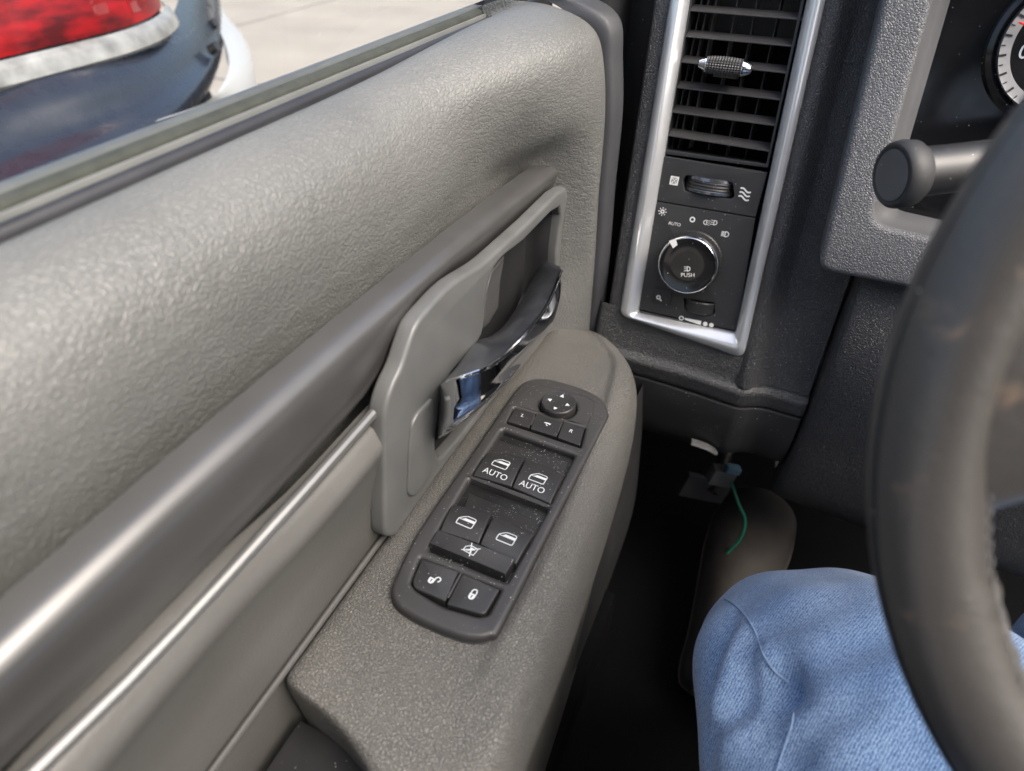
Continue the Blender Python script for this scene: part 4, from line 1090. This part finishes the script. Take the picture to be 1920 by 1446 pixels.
def onleg(u, v, bvh=bvh0):
    h = bvh.ray_cast(Vector((0, 0, 0)), ray(u, v).normalized()); return h[0]
folds = []     # polyline on cloth, width, height (negative = valley)
for pl_, wd, ht in (
    ([(1455, 1300), (1500, 1262), (1570, 1228), (1650, 1195), (1720, 1165), (1800, 1150)], .0125, -.0058),
    ([(1400, 1330), (1440, 1290), (1470, 1275)], .009, -.006),
    ([(1500, 1222), (1580, 1195), (1650, 1158), (1750, 1125)], .016, .0030),
    ([(1500, 1325), (1560, 1285), (1660, 1240), (1740, 1210)], .018, .0030),
    ([(1330, 1290), (1345, 1220), (1368, 1170)], .008, -.0032),
    ([(1352, 1330), (1375, 1250), (1392, 1190)], .008, .0036),
    ([(1378, 1340), (1395, 1280), (1412, 1215)], .007, -.0042),
    ([(1365, 1420), (1400, 1350), (1425, 1290), (1430, 1220)], .009, .0034),
    ([(1345, 1400), (1360, 1350), (1372, 1290)], .008, -.0022),
    ([(1400, 1120), (1480, 1085), (1600, 1065)], .008, -.002),
    ([(1500, 1250), (1540, 1215), (1600, 1190)], .005, .0022),
    ([(1475, 1300), (1530, 1330), (1620, 1345)], .007, -.0030),
    ([(1440, 1180), (1500, 1160), (1590, 1110)], .006, -.0018),
    ([(1420, 1380), (1450, 1340), (1470, 1300)], .006, -.0030),
    ([(1420, 1160), (1520, 1120), (1640, 1095)], .010, .002),
    ([(1550, 1420), (1600, 1370), (1680, 1300)], .014, .003),
    ([(1480, 1430), (1530, 1370), (1620, 1310)], .010, -.0025)):
    q = [onleg(*p) for p in pl_]; q = [p for p in q if p]
    if len(q) > 1: folds.append((crom(q, 4), wd, ht))
rows = []
for rg, bs in zip(rings, base):
    row = []
    for (c, d, r), p in zip(rg, bs):
        dz = .0012*math.sin(p.x*90+p.y*40)+.0010*math.sin(p.y*75-p.z*60+1)
        for pl_, wd, ht in folds:
            m = min((p-k).length for k in pl_)
            if m < wd*3: dz += 1.6*ht*math.exp(-(m/wd)**2)
        row.append(p+d*dz)
    rows.append(row)
bm, vv = bm_grid(rows, wrap=True)
for rg in (vv[0][::-1], vv[-1]): bm.faces.new(rg)
# right leg and hips in the same garment
legR = [(.44, -.28, -.60, .112), (.42, -.08, -.57, .11), (.395, .10, -.53, .10), (.37, .26, -.490, .100), (.355, .385, -.485, .098), (.365, .42, -.60, .078), (.37, .47, -.72, .066), (.38, .54, -.87, .058)]
bm_grid([[c+d*r for c, d, r in rg] for rg in legmesh(legR, n=32, m=5)], bm, wrap=True)
bmesh.ops.create_uvsphere(bm, u_segments=32, v_segments=20, radius=1, matrix=Matrix.Translation((.335, -.30, -.58)) @ Matrix.Diagonal((.185, .15, .14, 1)))
bmesh.ops.recalc_face_normals(bm, faces=bm.faces)
bvhL = BVHTree.FromBMesh(bm)
jeans = obj('jeans', bm, M['denim'], person, smooth=80)
sub = jeans.modifiers.new('s', 'SUBSURF'); sub.levels = sub.render_levels = 1
smp = crom([Vector((u, v, 0)) for u, v in ((1358, 1122), (1380, 1136), (1400, 1158), (1416, 1186), (1430, 1225), (1452, 1258), (1478, 1282), (1488, 1310), (1486, 1350), (1474, 1390), (1462, 1425), (1456, 1446))], 10)
sm = [onleg(p.x, p.y, bvhL) for p in smp]; sm = [p for p in sm if p]
sm = [(sm[max(i-1, 0)]+sm[i]*2+sm[min(i+1, len(sm)-1)])/4 for i in range(len(sm))]
bm = bmesh.new(); tube(bm, [p-p.normalized()*.0004 for p in sm], [.0008+.00025*math.sin(i*1.9) for i in range(len(sm))], 8); obj('side_seam', bm, M['thread'], jeans)
# shoe on the floor
sh_ = thing('shoe_tmp', 'x', 'x'); bpy.data.objects.remove(sh_)
h_, t_ = Vector((.072, .50, -.945)), Vector((.098, .82, -.855))
ax_ = (t_-h_); rows = []; srows = []
upv = Vector((0, -.2, 1)).normalized(); sd_ = ax_.normalized().cross(upv).normalized(); upv = sd_.cross(ax_.normalized())
for f, wd, hh in ((-.02, .012, .03), (0, .028, .05), (.08, .036, .075), (.2, .039, .085), (.35, .046, .085), (.5, .054, .078), (.65, .062, .070), (.8, .064, .062), (.92, .058, .052), (.98, .042, .040), (1.0, .020, .028)):
    rows.append([h_+ax_*f+sd_*math.cos(a)*wd+upv*(.018+max(0, math.sin(a))*hh) for a in [2*math.pi*k/24 for k in range(24)]])
    srows.append([h_+ax_*f+sd_*math.cos(a)*(wd+.0015)+upv*(.010+math.sin(a)*.012) for a in [2*math.pi*k/24 for k in range(24)]])
bm = bm_grid(surf(rows, 1, 3), wrap=True)[0]; bmesh.ops.recalc_face_normals(bm, faces=bm.faces)
shoe = obj('shoe', bm, M['shoe'], person, smooth=60)
bm = bm_grid(surf(srows, 1, 3), wrap=True)[0]; bmesh.ops.recalc_face_normals(bm, faces=bm.faces); obj('sole', bm, M['sole'], shoe, smooth=60)

# seat under the driver
seat = thing('driver_seat', 'dark seat under the driver in blue jeans', 'seat', (.25, -.2, -.95))
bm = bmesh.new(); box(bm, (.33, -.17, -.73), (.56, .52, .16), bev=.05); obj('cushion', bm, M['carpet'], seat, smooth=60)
bm = bmesh.new(); box(bm, (.33, -.17, -.88), (.50, .46, .13), bev=.01); obj('base', bm, M['black_matte'], seat)

# unseen rear roof and rail, cut back for light, kept for dark reflections
roof = thing('unseen_cab_roof', 'unseen grey headliner over the rear of the cab, cut back to let light in', 'roof', (.3, -.2, .45))
rows = [[Vector((x, y, z+.03*math.sin((x+.3)/1.4*math.pi))) for x in (-.22, .1, .5, .9, 1.3)] for y, z in ((-1.4, .36), (-1.0, .42), (-.7, .44), (-.4, .44), (-.3, .43))]
obj('headliner', bm_grid(surf(rows, 2, 2))[0], M['headliner'], roof)
for x0, x1 in ((-.29, -.22),):
    bm = bmesh.new(); tube(bm, [Vector((-.22, -1.4, .36)), Vector((-.22, -.9, .43)), Vector((-.22, -.3, .42))], .03, 10); obj('roof_rail', bm, M['headliner'], roof)
bm = bmesh.new(); box(bm, (.35, -.55, -.35), (.55, .12, .85), bev=.05); obj('seat_back', bm, M['carpet'], seat, smooth=60)

# hinge pillar, then unseen torso, door and seat added to darken chrome reflections
bm = bmesh.new(); box(bm, (-.215, .78, -.45), (.02, .20, 1.0), bev=.005); box(bm, (-.19, .84, -.1), (.05, .16, .45), bev=.02)
hp_ = thing('hinge_pillar', 'black body pillar between the door edge and the dashboard', 'pillar', (-.2, .78, -.95)); obj('pillar_trim', bm, M['black_matte'], hp_)
bm = bmesh.new()
rows = []
for (y, z, rx, ry) in ((-.30, -.56, .19, .13), (-.33, -.42, .19, .13), (-.36, -.25, .21, .125), (-.38, -.10, .225, .12), (-.39, -.02, .21, .10), (-.39, .03, .12, .07), (-.385, .06, .06, .06), (-.38, .10, .055, .055)):
    rows.append([Vector((.335+math.cos(a)*rx, y+math.sin(a)*ry, z)) for a in [2*math.pi*k/32 for k in range(32)]])
bm = bm_grid(surf(rows, 1, 4), wrap=True)[0]; bmesh.ops.recalc_face_normals(bm, faces=bm.faces)
obj('unseen_shirt', bm, plain('navy_shirt', (.02, .025, .045), .9, bump=.5), person, smooth=80)  # unseen torso, added to block bright reflections in the handle
far = thing('unseen_passenger_door', 'unseen grey passenger door on the far side, added for chrome reflections', 'door', (1.35, .1, -.95))
bm = bmesh.new(); box(bm, (1.36, .05, -.52), (.08, 1.5, .80), bev=.03); obj('panel', bm, M['lower'], far)
bm = bmesh.new(); box(bm, (1.29, .05, -.42), (.08, .7, .06), bev=.02); obj('armrest', bm, M['armrest'], far)
con = thing('unseen_passenger_seat', 'unseen dark passenger seat across the cab, added for chrome reflections', 'seat', (.95, -.2, -.95))
bm = bmesh.new(); box(bm, (.95, -.17, -.73), (.56, .52, .16), bev=.05); obj('cushion', bm, M['carpet'], con)
bm = bmesh.new(); box(bm, (.95, -.5, -.35), (.52, .14, .85), bev=.05); obj('backrest', bm, M['carpet'], con)
